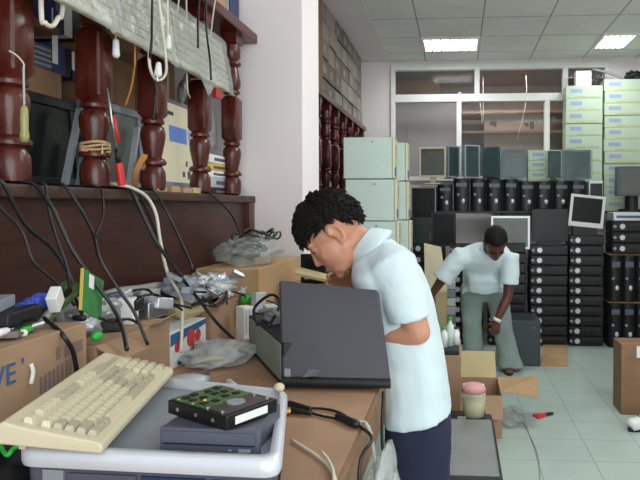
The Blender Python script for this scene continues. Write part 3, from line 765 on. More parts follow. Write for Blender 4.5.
# pale boxes stacked to the ceiling
def pale_box(label, x0, x1, z0, z1, Y, d=.2, grp='pale green boxes', top=False):
    t = thing('pale_box', label, 'box', ((x0+x1)/2, Y, z0), 0, grp); w = x1-x0-.006; h = z1-z0
    part('box_body', box(BM(), (-w/2, 0, 0), (w/2, d, h-.003)), m_boxw, t, bevel=.002)
    part('blue_label', box(BM(), (-w*.38, -.0015, h*.42), (-w*.06, .001, h*.72)), m_boxl, t)
    bm = BM(); box(bm, (-w*.2, -.0015, h*.06), (w*.05, .001, h*.16)); box(bm, (w*.12, -.0015, h*.08), (w*.42, .001, h*.15)); part('printed_text', bm, m_boxt, t)
    part('edge_strip', box(BM(), (-w/2+.003, -.001, 0), (w/2-.003, .001, h*.045)), m_boxy, t)
    return t
Yb = 6.9
bh = P(600, 90, Yb).z - P(600, 101.6, Yb).z
for nm, px0, px1, ptop in (('left', 566, 603, 85), ('middle', 604.5, 643, 79), ('right', 644.5, 680, 78)):
    x0, x1 = P(px0, 100, Yb).x, P(px1, 100, Yb).x; zT = P(600, ptop, Yb).z; n = int((zT-zt)/bh); h = (zT-zt)/n
    for k in range(n):
        lab = 'pale green box, %s in the %s column against the back wall' % ('topmost' if k == n-1 else ORD1[n-1-k]+' from top', nm) if n-1-k < 14 else 'pale green box, lowest in the %s column' % nm
        if nm == 'right' and k % 1 == 0 and px1 > 660: 
            if k < 0: continue
        pale_box(lab, x0+random.uniform(-.006, .006), x1, zt+k*h, zt+(k+1)*h, Yb+random.uniform(0, .01))
x0, x1 = P(490, 150, Yb).x, P(527, 150, Yb).x
h2 = (P(520, 150, Yb).z-zt)/6
for j in range(2):
    xa = P(490+j*38, 150, Yb).x; xb = P(527+j*38, 150, Yb).x
    for k in range(6): pale_box('pale green box, %s in the low stack %s wrapped monitors' % ('topmost' if k == 5 else ORD1[5-k]+' from top', ('behind', 'right of the teal')[j]), xa, xb, zt+k*h2, zt+(k+1)*h2, Yb+.005)
# things on the pale boxes
zA = P(600, 85, Yb).z; zB2 = P(600, 79, Yb).z
a, b = P(576, 84, Yb-.0), P(592, 70, Yb)
t = thing('white_adapter_box', 'small square white box on top of the left pale column', 'box', ((a.x+b.x)/2, Yb+.02, zA)); w = b.x-a.x
part('box_body', box(BM(), (-w/2, 0, 0), (w/2, .1, b.z-zA)), m_whitep, t, bevel=.006); part('round_vent', cyl(BM(), (0, -.002, (b.z-zA)*.5), (0, .003, (b.z-zA)*.5), .04, n=24), m_metalw, t)
a = P(606, 78, Yb)
bm = BM(); tube(bm, [P(592, 69, Yb+.1), P(606, 72, Yb+.08), P(618, 76, Yb+.08), (P(626, 79, Yb).x, Yb+.08, zB2+.016)], .016); tag(finish('grey_hose', bm, m_cableg, smooth=True), 'grey slanting hose on top of the pale boxes', 'hose')
crumple(bm := BM(), V((P(636, 74, Yb).x, Yb+.1, zB2+.04)), (.09, .09, .06), .4, seed=9); tag(finish('dark_bundle', bm, m_black, smooth=True), 'black bundle on top of the middle pale column', 'bundle')
# old dark monitor at the right
a, b = P(617, 196, 6.5), P(655, 166, 6.5)
t = thing('tube_monitor', 'dark grey tube monitor at right edge in front of the pale boxes', 'monitor', ((a.x+b.x)/2, 6.5, zt)); w = b.x-a.x; h = b.z-zt; zc = a.z-zt
cs = [[V((sx*w/2*k, y, zc+(h-zc)/2 + sz*(h-zc)/2*k)) for sx, sz in ((-1, -1), (1, -1), (1, 1), (-1, 1))] for y, k in ((0, 1), (.1, 1), (.3, .6))]
part('case_body', rings(BM(), cs), m_dgrey, t, bevel=.01)
bm = BM(); box(bm, (-w/2+.03, -.008, zc+.03), (w/2-.03, .004, h-.03)); part('screen', bm, m_scrg, t)
bm = BM(); cyl(bm, (0, .16, 0), (0, .16, .02), .14, n=24); cyl(bm, (0, .16, .02), (0, .16, zc+.03), .07, n=20); part('swivel_foot', bm, m_black, t)
# ================================================================== near balustrade shelf (hutch)
hy0, hy1 = .55, pf-.01
zL = PX(120, 189, XP+.04).z          # ledge top
zT = PX(240, 28, XP).z               # rail top
hs = thing('balustrade_shelf', 'dark mahogany shelf with turned balusters above the cluttered workbench', 'shelf', (XP, hy0, 0), group=None)
part('base_panel', box(BM(), (XP-.04, hy0, 0), (XP, hy1-.05, zL-.03)), m_panel, hs, world=True)
part('end_post', box(BM(), (XP-.05, hy1-.07, 0), (XP+.03, hy1, zL-.03)), m_wood, hs, world=True, bevel=.006)
part('ledge', box(BM(), (XP-.4, hy0, zL-.035), (XP+.035, hy1, zL)), m_ledge, hs, world=True, bevel=.006)
part('top_rail', box(BM(), (XP-.4, hy0, zT-.05), (XP+.05, hy1, zT)), m_wood, hs, world=True, bevel=.006)
part('back_panel', box(BM(), (XP-.41, hy0, 0), (XP-.4, hy1, zT+.25)), m_card3, hs, world=True)
zI = PX(60, 33, XP-.15).z
part('inner_shelf', box(BM(), (XP-.39, hy0, zI-.02), (XP-.12, 1.78, zI)), m_board, hs, world=True)
bpx = (11, 95, 153, 200, 232)
by = [PX(px, 150, XP-.02).y for px in bpx]
for y in by: part('baluster', baluster(BM(), (XP-.02, y), zL, zT-.05, 1.02), m_wood, hs, world=True, smooth=True)

# ---- contents of the hutch
def wall_lcd(label, pa, pb, x, fm, sm, lean=.12, bez=.02, yaw=0, top=None, low=0):
    """monitor facing +x standing on the ledge; pa / pb = top-left and top-right pixels on plane x"""
    a, b = PX(*pa, x), PX(*pb, x); w = (b-a).length; h = (a.z+b.z)/2-zL
    t = thing('flat_monitor', label, 'monitor', ((a.x+b.x)/2, (a.y+b.y)/2, zL), PI/2+yaw, 'monitors behind the balusters')
    M_ = rot('X', -lean)
    M_ = Matrix.Translation((0, 0, .004)) @ M_
    bm = BM(); c = bez; l = bez+low
    for lo, hi in (((-w/2, 0, 0), (w/2, .02, l)), ((-w/2, 0, h-c), (w/2, .02, h)), ((-w/2, 0, l), (-w/2+c, .02, h-c)), ((w/2-c, 0, l), (w/2, .02, h-c))): box(bm, lo, hi, m=M_)
    fr_ = part('screen_frame', bm, fm, t, bevel=.003)
    sc = part('screen', box(BM(), (-w/2+c, .008, l), (w/2-c, .014, h-c), m=M_), sm, fr_)
    part('back_shell', box(BM(), (-w/2+.01, .012, .004), (w/2-.01, .05, h-.008), m=M_), fm, t, bevel=.008)
    return t, M_, w, h
wall_lcd('large black flat monitor behind the first gap of the balusters', (14, 84), (84, 104), XP-.12, m_black, m_scr, .1, .03)
wall_lcd('grey framed dark monitor behind the red soldering iron', (92, 99), (146, 111), XP-.10, m_greyp, m_scrg, .06, .028)
t, M_, w, h = wall_lcd('monitor with cream screen lit showing a blue picture between two balusters', (161, 97), (198, 107), XP-.10, m_greyp, mat('screen_lit_cream', (150, 146, 128), .3, var=.05, emit=(224, 216, 186), estr=.42), .03, .016, low=.03)
part('picture', box(BM(), (-w*.22, .0055, h*.55), (w*.24, .0085, h*.72), m=M_), mat('screen_lit_blue', (70, 100, 160), .3, var=.2, emit=(90, 130, 200), estr=.4), t)
for a_, b_, c_, d_ in ((-.38, .83, -.1, .87), (.2, .3, .24, .36), (.1, .18, .16, .24), (.24, .16, .32, .25)): part('screen_mark', box(BM(), (w*a_, .006, h*b_), (w*c_, .0085, h*d_), m=M_), m_dgrey, t)
# slim silver frames / panels leaning between
for (p0, p1, lab, cat) in (((66, 183), (82, 108), 'thin silver edged panel leaning beside the large black monitor', 'panel'), ((81, 183), (87, 140), 'thin pale panel edge leaning against the second baluster', 'panel'), ((130, 185), (139, 127), 'bright metal strip leaning beside the third baluster', 'strip')):
    a, b = PX(*p0, XP-.07), PX(*p1, XP-.085); a.z = zL+.002
    slab(bm := BM(), [a, a+V((0, .012, 0)), b+V((0, .012, 0)), b], V((-.02, 0, 0)))
    tag(finish({'panel': 'metal_sheet', 'strip': 'metal_strip'}[cat], bm, m_silver if cat == 'strip' else m_greyp), lab, cat)
# inner shelf: grey speaker, binders, papers
a, b = PX(27, 68, XP-.16), PX(53, 42, XP-.16)
t = thing('grey_speaker', 'grey slotted unit hanging in shadow under the inner shelf', 'speaker', (a.x-.04, (a.y+b.y)/2, PX(40, 70, XP-.16).z)); h = PX(30, 40, XP-.16).z-t.location.z; w = (b.y-a.y)
part('case_body', box(BM(), (-.06, -w/2, 0), (.04, w/2, h)), m_dgrey, t, bevel=.006)
bm = BM()
for k in range(4): box(bm, (.039, -w*.4, h*(.15+.2*k)), (.043, w*.4, h*(.23+.2*k)))
part('slot', bm, m_greyp, t)
zC = PX(60, 75, XP-.16).z
cb = carton('long_carton', 'long flat cardboard carton under the blue binders behind first gap', (XP-.38, .95, PX(60, 100, XP-.16).z), (XP-.15, 1.83, zC), m_card3, tape=False)
t.location.z = zC
h_ = zI-.022
for k, (px, m_) in enumerate(((58, m_blued), (66, m_blued), (72, m_black), (77, m_blued))):
    y = PX(px, 60, XP-.15).y
    bt = thing('ring_binder', 'dark %s binder standing under inner shelf, %s from the left' % ('black' if k == 2 else 'blue', ORD1[k]), 'binder', (XP-.26, y, zC), group='binders under the inner shelf')
    part('cover', box(BM(), (-.1, -.02, 0), (.1, .02, h_-zC-.012)), m_, bt, bevel=.003)
    if k in (0, 3): part('spine_label', box(BM(), (.0995, -.012, .03), (.102, .012, .09 if k else .2)), m_whitep, bt)
for k, px in enumerate((60, 68, 76)):
    y = PX(px, 15, XP-.15).y
    o = finish('book', box(BM(), (XP-.3, y-.02, zI), (XP-.15, y+.02, zI+.2+.03*k), m=None), (m_blued, m_whitep, m_black)[k]); tag(o, ('blue book standing on the inner shelf', 'white book standing on inner shelf between a blue and a black one', 'black book at the right end of the inner shelf')[k], 'book', 'books on the inner shelf')
# cartons at the back
carton('brown_carton', 'brown carton deep in the shelf behind the third baluster', (XP-.385, 1.95, zL), (XP-.17, 2.30, zL+.5), m_card3)
carton('brown_carton', 'brown carton standing deep behind the cream screen', (XP-.385, 2.32, zL), (XP-.17, 2.58, zL+.56), m_card)
t = thing('parts_bag', 'grey bag of parts hanging behind the fifth baluster', 'bag', (XP-.14, 2.82, zL+.12))
crumple(bm := BM(), (XP-.14, 2.80, zL+.36), (.06, .15, .25), .25, seed=5, flat=False); part('bag_body', bm, m_foil, t, world=True, smooth=True)
part('red_tag', box(BM(), PX(214, 97, XP-.05)+V((-.01, 0, 0)), PX(219, 87, XP-.05)+V((.01, 0, 0))), m_printr, t, world=True)
# stack of boxes at the end
y0, y1 = PX(206, 180, XP-.06).y, PX(228, 180, XP-.06).y+.12
zz_ = zL
for k, (hh, m_, nm) in enumerate(((.035, m_black, 'black drive'), (.05, m_silver, 'silver drive'), (.03, m_whitep, 'white box'), (.035, m_yel, 'yellow box'), (.04, m_whitep, 'white box'))):
    lab = ['black drive at the bottom of the stack beside the last baluster', 'silver drive second from the bottom beside last baluster', 'white box under the yellow one beside last baluster', 'yellow box in the stack beside last baluster', 'white box topmost of the stack beside last baluster'][k]
    t = thing(nm.replace(' ', '_'), lab, nm.split()[1], (XP-.12, (y0+y1)/2+random.uniform(-.01, .01), zz_), random.uniform(-.05, .05), 'stack beside last baluster')
    w = (y1-y0)/2; part('box_body', box(BM(), (-.08, -w, 0), (.075, w, hh)), m_, t, bevel=.003); part('front_strip', box(BM(), (.0745, -w*.7, hh*.3), (.077, w*.3, hh*.65)), m_dgrey if m_ != m_black else m_steel, t)
    zz_ += hh
for k, (px, m_) in enumerate(((157, m_twine), (171, m_card2), (183, m_card2), (192, m_twine))):
    p = PX(px, 187, XP-.01); t = finish('small_carton', box(BM(), (XP-.04, p.y-.035, zL), (XP+.012, p.y+.035, zL+.018+.006*(k % 2))), m_, bevel=.002)
    tag(t, 'small flat tan packet on the ledge, %s from the third baluster' % ORD1[k], 'packet', 'packets on the ledge')

# ---- wrapped keyboards hanging off the top rail
def packed_keyboard(label, y0, y1, zlo, x, skew=0, hgt=.22):
    t = thing('packed_keyboard', label, 'keyboard', (x, (y0+y1)/2, zlo), PI/2, 'wrapped keyboards under the rail', rx=0)
    w = y1-y0-.02; M_ = rot('X', -.18) @ rot('Y', skew)
    part('keyboard_body', box(BM(), (-w/2, 0, 0), (w/2, .02, hgt), m=M_), m_beige, t, bevel=.004)
    bm = BM(); nx = int(w/.021)
    for r in range(6):
        for k in range(nx):
            if (k in (int(nx*.7),)): continue
            X = -w/2+.014+k*.021; Z = .025+r*.03+(.012 if r == 5 else 0)
            box(bm, (X, -.008, Z), (X+.016, .001, Z+.02), m=M_)
    part('key_field', bm, m_keyg, t)
    bm = BM(); n = 26; mrows = 12; g = []
    for i in range(n+1):
        row = []
        for j in range(mrows+1):
            u = i/n; v = j/mrows
            q = V((-w/2-.015+(w+.03)*u, -.018+noise.noise(V((u*9+y0*7, v*7, 1)))*.012, -.02+(hgt+.03)*v + (noise.noise(V((u*6, y0, 0)))*.02 if j == 0 else 0)))
            row.append(bm.verts.new(M_ @ q))
        g.append(row)
    for i in range(n):
        for j in range(mrows): bm.faces.new((g[i][j], g[i+1][j], g[i+1][j+1], g[i][j+1]))
    o = part('plastic_wrap', bm, m_wrap, t, smooth=True); s = o.modifiers.new('s', 'SOLIDIFY'); s.thickness = .002
    for sx in (-.3, .3): part('hanging_cord', tube(BM(), [M_ @ V((w*sx, .01, hgt-.02)), V((w*sx, .02, zT-zlo-.03)), V((w*sx, -.0, zT-zlo+.004))], .003, 6), m_cablew, t)
    return t
yk = [1.28, PX(117, 38, XP+.09).y, PX(176, 62, XP+.09).y, PX(231, 75, XP+.09).y]
zk = PX(140, 43, XP+.09).z
packed_keyboard('keyboard in clear wrap hanging under the rail, nearest of three', yk[0], yk[1], zk+.01, XP+.085)
packed_keyboard('keyboard in clear wrap hanging under the rail, middle of three', yk[1], yk[2], zk+.0, XP+.085, .0)
k3_ = packed_keyboard('keyboard in clear wrap hanging near the white wall, farthest of three', yk[2], yk[3], zk-.005, XP+.085, .02)
bm = BM(); q = [PX(196, 66, XP+.1), PX(222, 74, XP+.1), PX(209, 96, XP+.1)]
bm.faces.new([bm.verts.new(p) for p in q]); bmesh.ops.subdivide_edges(bm, edges=bm.edges[:], cuts=3, use_grid_fill=True)
o = part('torn_plastic', bm, m_wrap, k3_, world=True); s = o.modifiers.new('s', 'SOLIDIFY'); s.thickness = .002
# cardboard and a grey box on the top rail
carton('orange_carton', 'orange brown carton lying on top of the rail at its far end', (XP-.25, PX(182, 10, XP-.02).y, zT), (XP+.0, PX(226, 30, XP).y, zT+.16), m_card2)
a = PX(236, 18, XP-.03); t = thing('blue_grey_case', 'blue grey case on the rail end next to the white wall', 'case', (XP-.12, 2.98, zT)); part('case_body', box(BM(), (-.1, -.09, 0), (.09, .09, .2)), m_greyp, t, bevel=.01); part('side_panel', box(BM(), (.088, -.06, .03), (.094, .06, .17)), m_blued, t)

# ---- cables
def cable(name, label, pts, r, m, cat='cable', group=None):
    bm = tube(BM(), pts, r, 8, 6); return tag(finish(name, bm, m, smooth=True), label, cat, group)
def hang(pxs, x0=XP+.045, x1=XP+.13, pw=1.5):
    n = len(pxs); return [PX(px, py, x0+(x1-x0)*(i/(n-1))**pw) for i, (px, py) in enumerate(pxs)]
def over(pxs, **k):
    pts = hang(pxs, **k); p = pts[0]; p.z = zL+.008
    p.z = zL-.004; return [V((XP-.09, p.y-.02, zL+.006)), V((XP-.02, p.y-.008, zL+.006)), V((XP+.025, p.y-.002, zL+.006)), p] + pts[1:]
cab = [
    ([(-8, 197), (0, 207), (22, 231), (34, 262), (59, 285), (75, 306)], .0045, 'leftmost, from the photo\'s left edge to the green card'),
    ([(4, 193), (25, 224), (53, 249), (69, 274), (75, 296), (82, 314)], .006, 'under the first baluster, ending by the green card'),
    ([(36, 190), (53, 209), (72, 249), (94, 281), (112, 306), (122, 327), (127, 350)], .0065, 'crossing the front of the green card'),
    ([(46, 192), (50, 215), (56, 237), (66, 265), (72, 300)], .005, 'thin, falling left of the green card'),
    ([(66, 190), (84, 215), (94, 237), (100, 259), (119, 290), (134, 312), (148, 345)], .0055, 'under the second baluster down to the second brown carton'),
    ([(101, 191), (103, 213), (95, 237)], .004, 'short, right of the second baluster'),
    ([(131, 190), (144, 218), (159, 246), (181, 277), (203, 305), (218, 324), (240, 345)], .0075, 'thick, falling towards the printed box'),
    ([(138, 190), (150, 218), (165, 250), (186, 283), (207, 308), (226, 328)], .006, 'running along the thick cable behind the white one'),
    ([(155, 193), (168, 214), (181, 242), (193, 269)], .006, 'under the third baluster, ending in the grey pile'),
    ([(212, 193), (231, 214), (240, 233), (246, 248), (259, 267), (274, 283)], .0055, 'farthest, looping past the end post of the panel'),
]
for k, (px, r, nm) in enumerate(cab):
    cable('black_cable', 'black cable hanging from the ledge, %s' % nm, over(px, x1=XP+(.30 if k in (2, 4, 6) else .2 if k > 5 else .16), pw=.9 if k in (2, 4, 6) else 1.5), r*.78, m_cable, group='black cables over the ledge')
cable('white_cable', 'white cable from the ledge past the grey pile to the printed box', [PX(106, 186, XP-.02)+V((0, 0, .01)), PX(120, 185, XP+.04)] + hang([(132, 188), (147, 197), (156, 214), (160, 239), (167, 271), (177, 290), (182, 305), (181, 352)], x0=XP+.05, x1=XP+.23), .0055, m_cablew)
cable('white_cable', 'white cable looping down in front of the top left corner gap', [V((XP, PX(38, 0, XP+.05).y, zT+.006)), V((XP+.06, PX(38, 0, XP+.05).y, zT+.004)), PX(41, 5, XP+.06), PX(45, 22, XP+.07), PX(52, 26, XP+.07), PX(58, 18, XP+.07), PX(63, 2, XP+.06), V((XP+.06, PX(66, 0, XP+.05).y, zT+.004)), V((XP, PX(66, 0, XP+.05).y, zT+.006))], .006, m_cablew)
cable('white_cable', 'white plug lead looping over the third baluster', [V((XP, PX(151, 0, XP+.1).y, zT+.006)), V((XP+.07, PX(151, 0, XP+.1).y, zT+.004)), PX(152, 20, XP+.14), PX(149, 58, XP+.14), PX(153, 76, XP+.14), PX(160, 80, XP+.14), PX(166, 72, XP+.14), PX(165, 50, XP+.14), PX(160, 10, XP+.14), V((XP+.07, PX(160, 0, XP+.1).y, zT+.004)), V((XP, PX(160, 0, XP+.1).y, zT+.006))], .0045, m_cablew)
cable('black_cable', 'black lead hanging down in front of the third baluster with the white loop', [V((XP, PX(156, 0, XP+.1).y, zT+.006)), V((XP+.08, PX(156, 0, XP+.1).y, zT+.004)), PX(152, 30, XP+.15), PX(150, 60, XP+.14), PX(155, 90, XP+.06), PX(153, 120, XP+.06)], .004, m_cable)
cable('black_cable', 'black lead hanging over the wrapped keyboards at their middle', [V((XP+.01, PX(197, 20, XP+.05).y, zT+.005)), V((XP+.06, PX(197, 20, XP+.05).y, zT+.004)), PX(198, 20, XP+.14), PX(198, 48, XP+.14)], .004, m_cable)
cable('black_cable', 'black lead hanging over the farthest wrapped keyboard', [V((XP+.01, PX(203, 20, XP+.05).y, zT+.005)), V((XP+.06, PX(203, 20, XP+.05).y, zT+.004)), PX(206, 25, XP+.14), PX(210, 60, XP+.13), PX(211, 80, XP+.13)], .004, m_cable)
cable('white_cable', 'thin white lead hanging above the cream screen', [V((XP+.0, PX(184, 20, XP+.05).y, zT+.004)), V((XP+.055, PX(184, 20, XP+.05).y, zT+.002)), PX(187, 80, XP+.05), PX(190, 98, XP+.02)], .003, m_cablew)
cable('orange_cable', 'orange cord hanging behind the second wrapped keyboard', [V((XP+.0, PX(134, 0, XP+.05).y, zT+.004)), V((XP+.055, PX(134, 0, XP+.05).y, zT+.002)), PX(135, 50, XP+.05), PX(134, 70, XP+.03), PX(131, 88, XP+.0), PX(125, 106, XP-.03)], .0035, m_cableo, 'cord')
t = thing('white_plug', 'white plug hanging at the end of the loop over the third baluster', 'plug', PX(158, 70, XP+.155))
bm = BM(); rcone(bm, (0, 0, -.012), .012, (0, .004, .018), .008); part('plug_body', bm, m_whitep, t, smooth=True); bm = BM(); cyl(bm, (0, -.004, -.02), (0, -.004, -.036), .0025, n=8); part('pin', bm, m_steel, t)
t = thing('white_plug', 'white plug lying over the wrapped keyboards beside the black lead', 'plug', PX(168, 42, XP+.14))
bm = BM(); rcone(bm, (0, 0, -.015), .012, (0, .004, .02), .007); part('plug_body', bm, m_whitep, t, smooth=True); bm = BM(); cyl(bm, (0, 0, .02), (0, 0, .3), .003, n=8); part('lead', bm, m_cablew, t)
t = thing('white_switch', 'small white inline switch hanging beside the second baluster', 'switch', PX(116, 48, XP+.05)); bm = BM(); rcone(bm, (0, 0, -.02), .011, (0, 0, .02), .009); part('switch_body', bm, m_whitep, t, smooth=True)
bm = BM(); cyl(bm, (0, 0, .02), (0, 0, .15), .0025, n=8); part('lead', bm, m_cablew, t)
cable('black_cable', 'black cable draped over the front of the first carton beside the keyboard', [PX(44, 318, XP+.16), PX(56, 328, XP+.22), PX(65, 338, XP+.25), PX(73, 352, XP+.253), PX(77, 372, XP+.255)], .005, m_cable)
# twine on the second baluster, hanging screwdriver, soldering iron
bm = BM()
for k in range(4): bm2 = [V((XP-.02+.041*math.cos(u), by[1]+.041*math.sin(u), zL+.112+.009*k+.004*math.sin(u*2+k))) for u in [2*PI*i/16 for i in range(17)]]; tube(bm, bm2, .0045, 6, 1)
tube(bm, [V((XP+.02, by[1]-.03, zL+.13)), V((XP+.04, by[1]-.06, zL+.12)), V((XP+.045, by[1]-.07, zL+.10))], .003, 6)
tag(finish('twine_wrap', bm, m_twine, smooth=True), 'tan twine wound round the second baluster', 'twine')
bm = BM()
for k in range(3): tube(bm, [V((XP-.06, by[2]-.05-.01*k, zL+.006)), V((XP-.03, by[2]-.085-.012*k, zL+.07)), V((XP-.02, by[2]-.045-.012*k, zL+.13)), V((XP-.04, by[2]-.03, zL+.07))], .0035, 6)
tag(finish('orange_cable', bm, m_cableo, smooth=True), 'coil of orange cord leaning on the third baluster foot', 'cord')
t = thing('screwdriver', 'screwdriver with clear yellow handle hanging from the first baluster', 'screwdriver', PX(24, 105, XP+.06))
lathe(bm := BM(), [(.004, .0), (.008, -.008), (.0095, -.03), (.009, -.06), (.011, -.075), (.008, -.088), (.003, -.09)], n=14); part('handle', bm, m_clearg, t, smooth=True)
bm = BM(); cyl(bm, (0, 0, 0), (.0, 0, .09), .003, n=10); part('shaft', bm, m_steel, t)
bm = BM(); tube(bm, [V((0, 0, .085)), V((-.002, .003, .1)), V((-.02, .004, .12)), V((-.035, .0, .13))], .0018, 6); part('hanging_cord', bm, m_cablew, t)
a, b = PX(122, 187, XP+.05), PX(107, 88, XP+.035); a.z = zL+.012
t = thing('soldering_iron', 'red handled soldering iron leaning upright on the ledge by the second baluster', 'soldering iron', a)
d = b-a; L = d.length; d.normalize()
def al(f): return d*(L*f)
bm = BM(); tube(bm, [al(0), al(.03), al(.12), al(.2), al(.235)], lambda u: .0125 if u < .75 else .010, 14, 3); part('grip', bm, m_red, t, smooth=True)
cyl(bm := BM(), al(.235), al(.38), .0085, .006, 14); part('collar', bm, m_black, t, smooth=True)
cyl(bm := BM(), al(.38), al(1), .0045, .003, 10); part('shaft', bm, m_steel, t, smooth=True)
sd = V((.004, .012, 0)); cyl(bm := BM(), al(.45)+sd, al(.73)+sd*.6, .006, .005, 12); part('side_grip', bm, m_red, t, smooth=True)
cyl(bm := BM(), al(.73)+sd*.6, al(.86), .004, .003, 8); part('tip_guard', bm, m_black, t, smooth=True)

# ================================================================== workbench
xb = PZ(378, 395, ZB).x; xb2 = PZ(335, 479, ZB).x; xe = (xb+xb2)/2
wb = thing('workbench', 'workbench with brown cardboard covered top along the left wall', 'workbench', (XP/2, 1.8, 0))
part('benchtop', box(BM(), (XP+.002, .55, ZB-.03), (xe, hy1-.02, ZB)), m_bench, wb, world=True, bevel=.006)
part('front_apron', box(BM(), (xe-.03, .56, ZB-.15), (xe-.008, hy1-.03, ZB-.03)), m_card3, wb, world=True)
for x in (XP+.06, xe-.08):
    for y in (.62, hy1-.1): part('leg', box(BM(), (x-.03, y-.03, 0), (x+.03, y+.03, ZB-.03)), m_wood, wb, world=True)
bm = BM(); n = 30
for i in range(n):
    y = .9+i*.05; dz = .022+.02*noise.noise(V((y*9, 0, 0)))
    cbox(bm, (xe+.002, y, ZB-dz/2), (.005, .051, dz+.002))
part('torn_cover_edge', bm, m_card3, wb, world=True)

# ---- cartons along the back of the bench
bx = XP+.24
b1 = carton('brown_carton', 'brown carton with blue printing at the left edge of the bench', (XP+.01, PX(-30, 400, bx).y, ZB), (bx, PX(87, 330, bx).y, PX(40, 337, bx).z), m_card, tape=False)
def on_box(t, name, s, size, m, px, py):
    p = PX(px, py, bx+.0012); T = Matrix.Translation(p) @ Matrix(((0, 0, 1), (1, 0, 0), (0, 1, 0))).to_4x4()
    text(name, s, size, m, t, chain(t).inverted() @ T)
on_box(b1, 'printed_text', 'VE', .058, m_print, -9, 392)
bm = BM()
def strip(bm, px0, py0, px1, py1, x=None):
    """flat print patch on the box face, following it in perspective"""
    x = bx if x is None else x
    a, b = PX(px0, py0, x), PX(px1, py1, x); box(bm, (x-.0005, a.y, a.z), (x+.0012, b.y, b.z if b.z > a.z else a.z+.01))
m_pf = mat('print_faded', (120, 100, 96), .85, var=.1)
for q_ in ((56, 360, 60, 346), (64, 357, 82, 339)): bm = BM(); strip(bm, *q_); part('printed_mark', bm, m_pf, b1, world=True)
for k in range(9):
    px = 40+k*4.2; p = PX(px, 396-k*3.0, bx); part('printed_mark', box(BM(), (bx-.0005, p.y, p.z), (bx+.0012, p.y+.007, p.z+.038)), m_pf, b1, world=True)
on_box(b1, 'printed_text', '\u2019', .05, m_print, 21, 376)
bm = BM(); tube(bm, [PX(31, 384, bx+.004), PX(33, 372, bx+.006), PX(31, 364, bx+.004)], .004, 8); part('white_tear', bm, m_whitep, b1, world=True, smooth=True)
b2y0, b2y1 = PX(96, 330, bx).y, PX(170, 320, bx).y
b2z = PX(168, 319, bx).z
b2 = carton('brown_carton', 'brown carton in the middle of the row behind the keyboard', (XP+.01, b2y0, ZB), (bx, b2y1, b2z), m_card, tape=False)
slab(bm := BM(), [V((bx-.002, b2y1-.12, b2z)), V((bx-.002, b2y1, b2z)), V((bx+.03, b2y1, b2z+.02)), V((bx+.03, b2y1-.12, b2z+.01))], V((-.004, 0, 0))); part('open_flap', bm, m_card2, b2, world=True)
slab(bm := BM(), [V((bx-.002, b2y0, b2z)), V((bx-.002, b2y0+.13, b2z)), V((bx+.06, b2y0+.13, b2z-.03)), V((bx+.06, b2y0, b2z-.03))], V((0, 0, -.004))); part('open_flap', bm, m_card, b2, world=True)
# printed retail box
cx_ = XP+.21
c0, c1 = PX(170, 350, cx_).y, PX(206, 340, cx_).y
ctz = PX(170, 333, cx_).z
pb = thing('printed_box', 'small white printed box with red and blue artwork behind the keyboard', 'box', ((XP+.06+cx_)/2, (c0+c1)/2, ZB))
part('box_body', box(BM(), (XP+.06, c0, ZB), (cx_, c1, ctz)), m_whitep, pb, world=True, bevel=.002)
bm = BM(); slab(bm, [V((cx_-.0005, c0+.003, ctz-.045)), V((cx_-.0005, c1-.003, ctz-.02)), V((cx_-.0005, c1-.003, ctz-.003)), V((cx_-.0005, c0+.003, ctz-.008))], V((.0012, 0, 0))); box(bm, (cx_-.0005, c0+.05, ZB+.005), (cx_+.0008, c0+.15, ZB+.02)); part('blue_band', bm, m_print, pb, world=True)
bm = BM(); w_ = c1-c0
for u, v, r in ((.18, .55, .018), (.55, .62, .03), (.75, .6, .022), (.3, .72, .015)): cyl(bm, (cx_-.0005, c0+w_*u, ZB+(ctz-ZB)*v), (cx_+.001, c0+w_*u, ZB+(ctz-ZB)*v), r, n=18)
part('red_artwork', bm, m_printr, pb, world=True)
bm = BM()
for u, v, r in ((.62, .3, .03), (.8, .25, .025)): cyl(bm, (cx_-.0005, c0+w_*u, ZB+(ctz-ZB)*v), (cx_+.001, c0+w_*u, ZB+(ctz-ZB)*v), r, n=3)
part('brown_artwork', bm, m_card, pb, world=True)
# third carton and the far one under the bag
cy0, cy1 = c1+.04, PX(240, 320, cx_).y
cz3 = PX(230, 300, cx_).z
c3 = carton('brown_carton', 'brown carton with raised flap beyond the small printed box', (XP+.01, cy0, ZB), (cx_, cy1, cz3), m_card, tape=False)
slab(bm := BM(), [V((cx_-.002, cy0, cz3)), V((cx_-.002, cy1, cz3)), V((cx_+.01, cy1, cz3+.07)), V((cx_+.01, cy0+.1, cz3+.03))], V((-.004, 0, 0))); part('open_flap', bm, m_card, c3, world=True)
fy0_, fy1_ = cy1+.03, pf-.05
cz4 = PX(262, 264, XP+.22).z
c4 = carton('brown_carton', 'brown carton farthest along the bench, under the bag of cables', (XP+.01, fy0_, ZB), (XP+.28, fy1_, cz4), m_card2, tape=False)
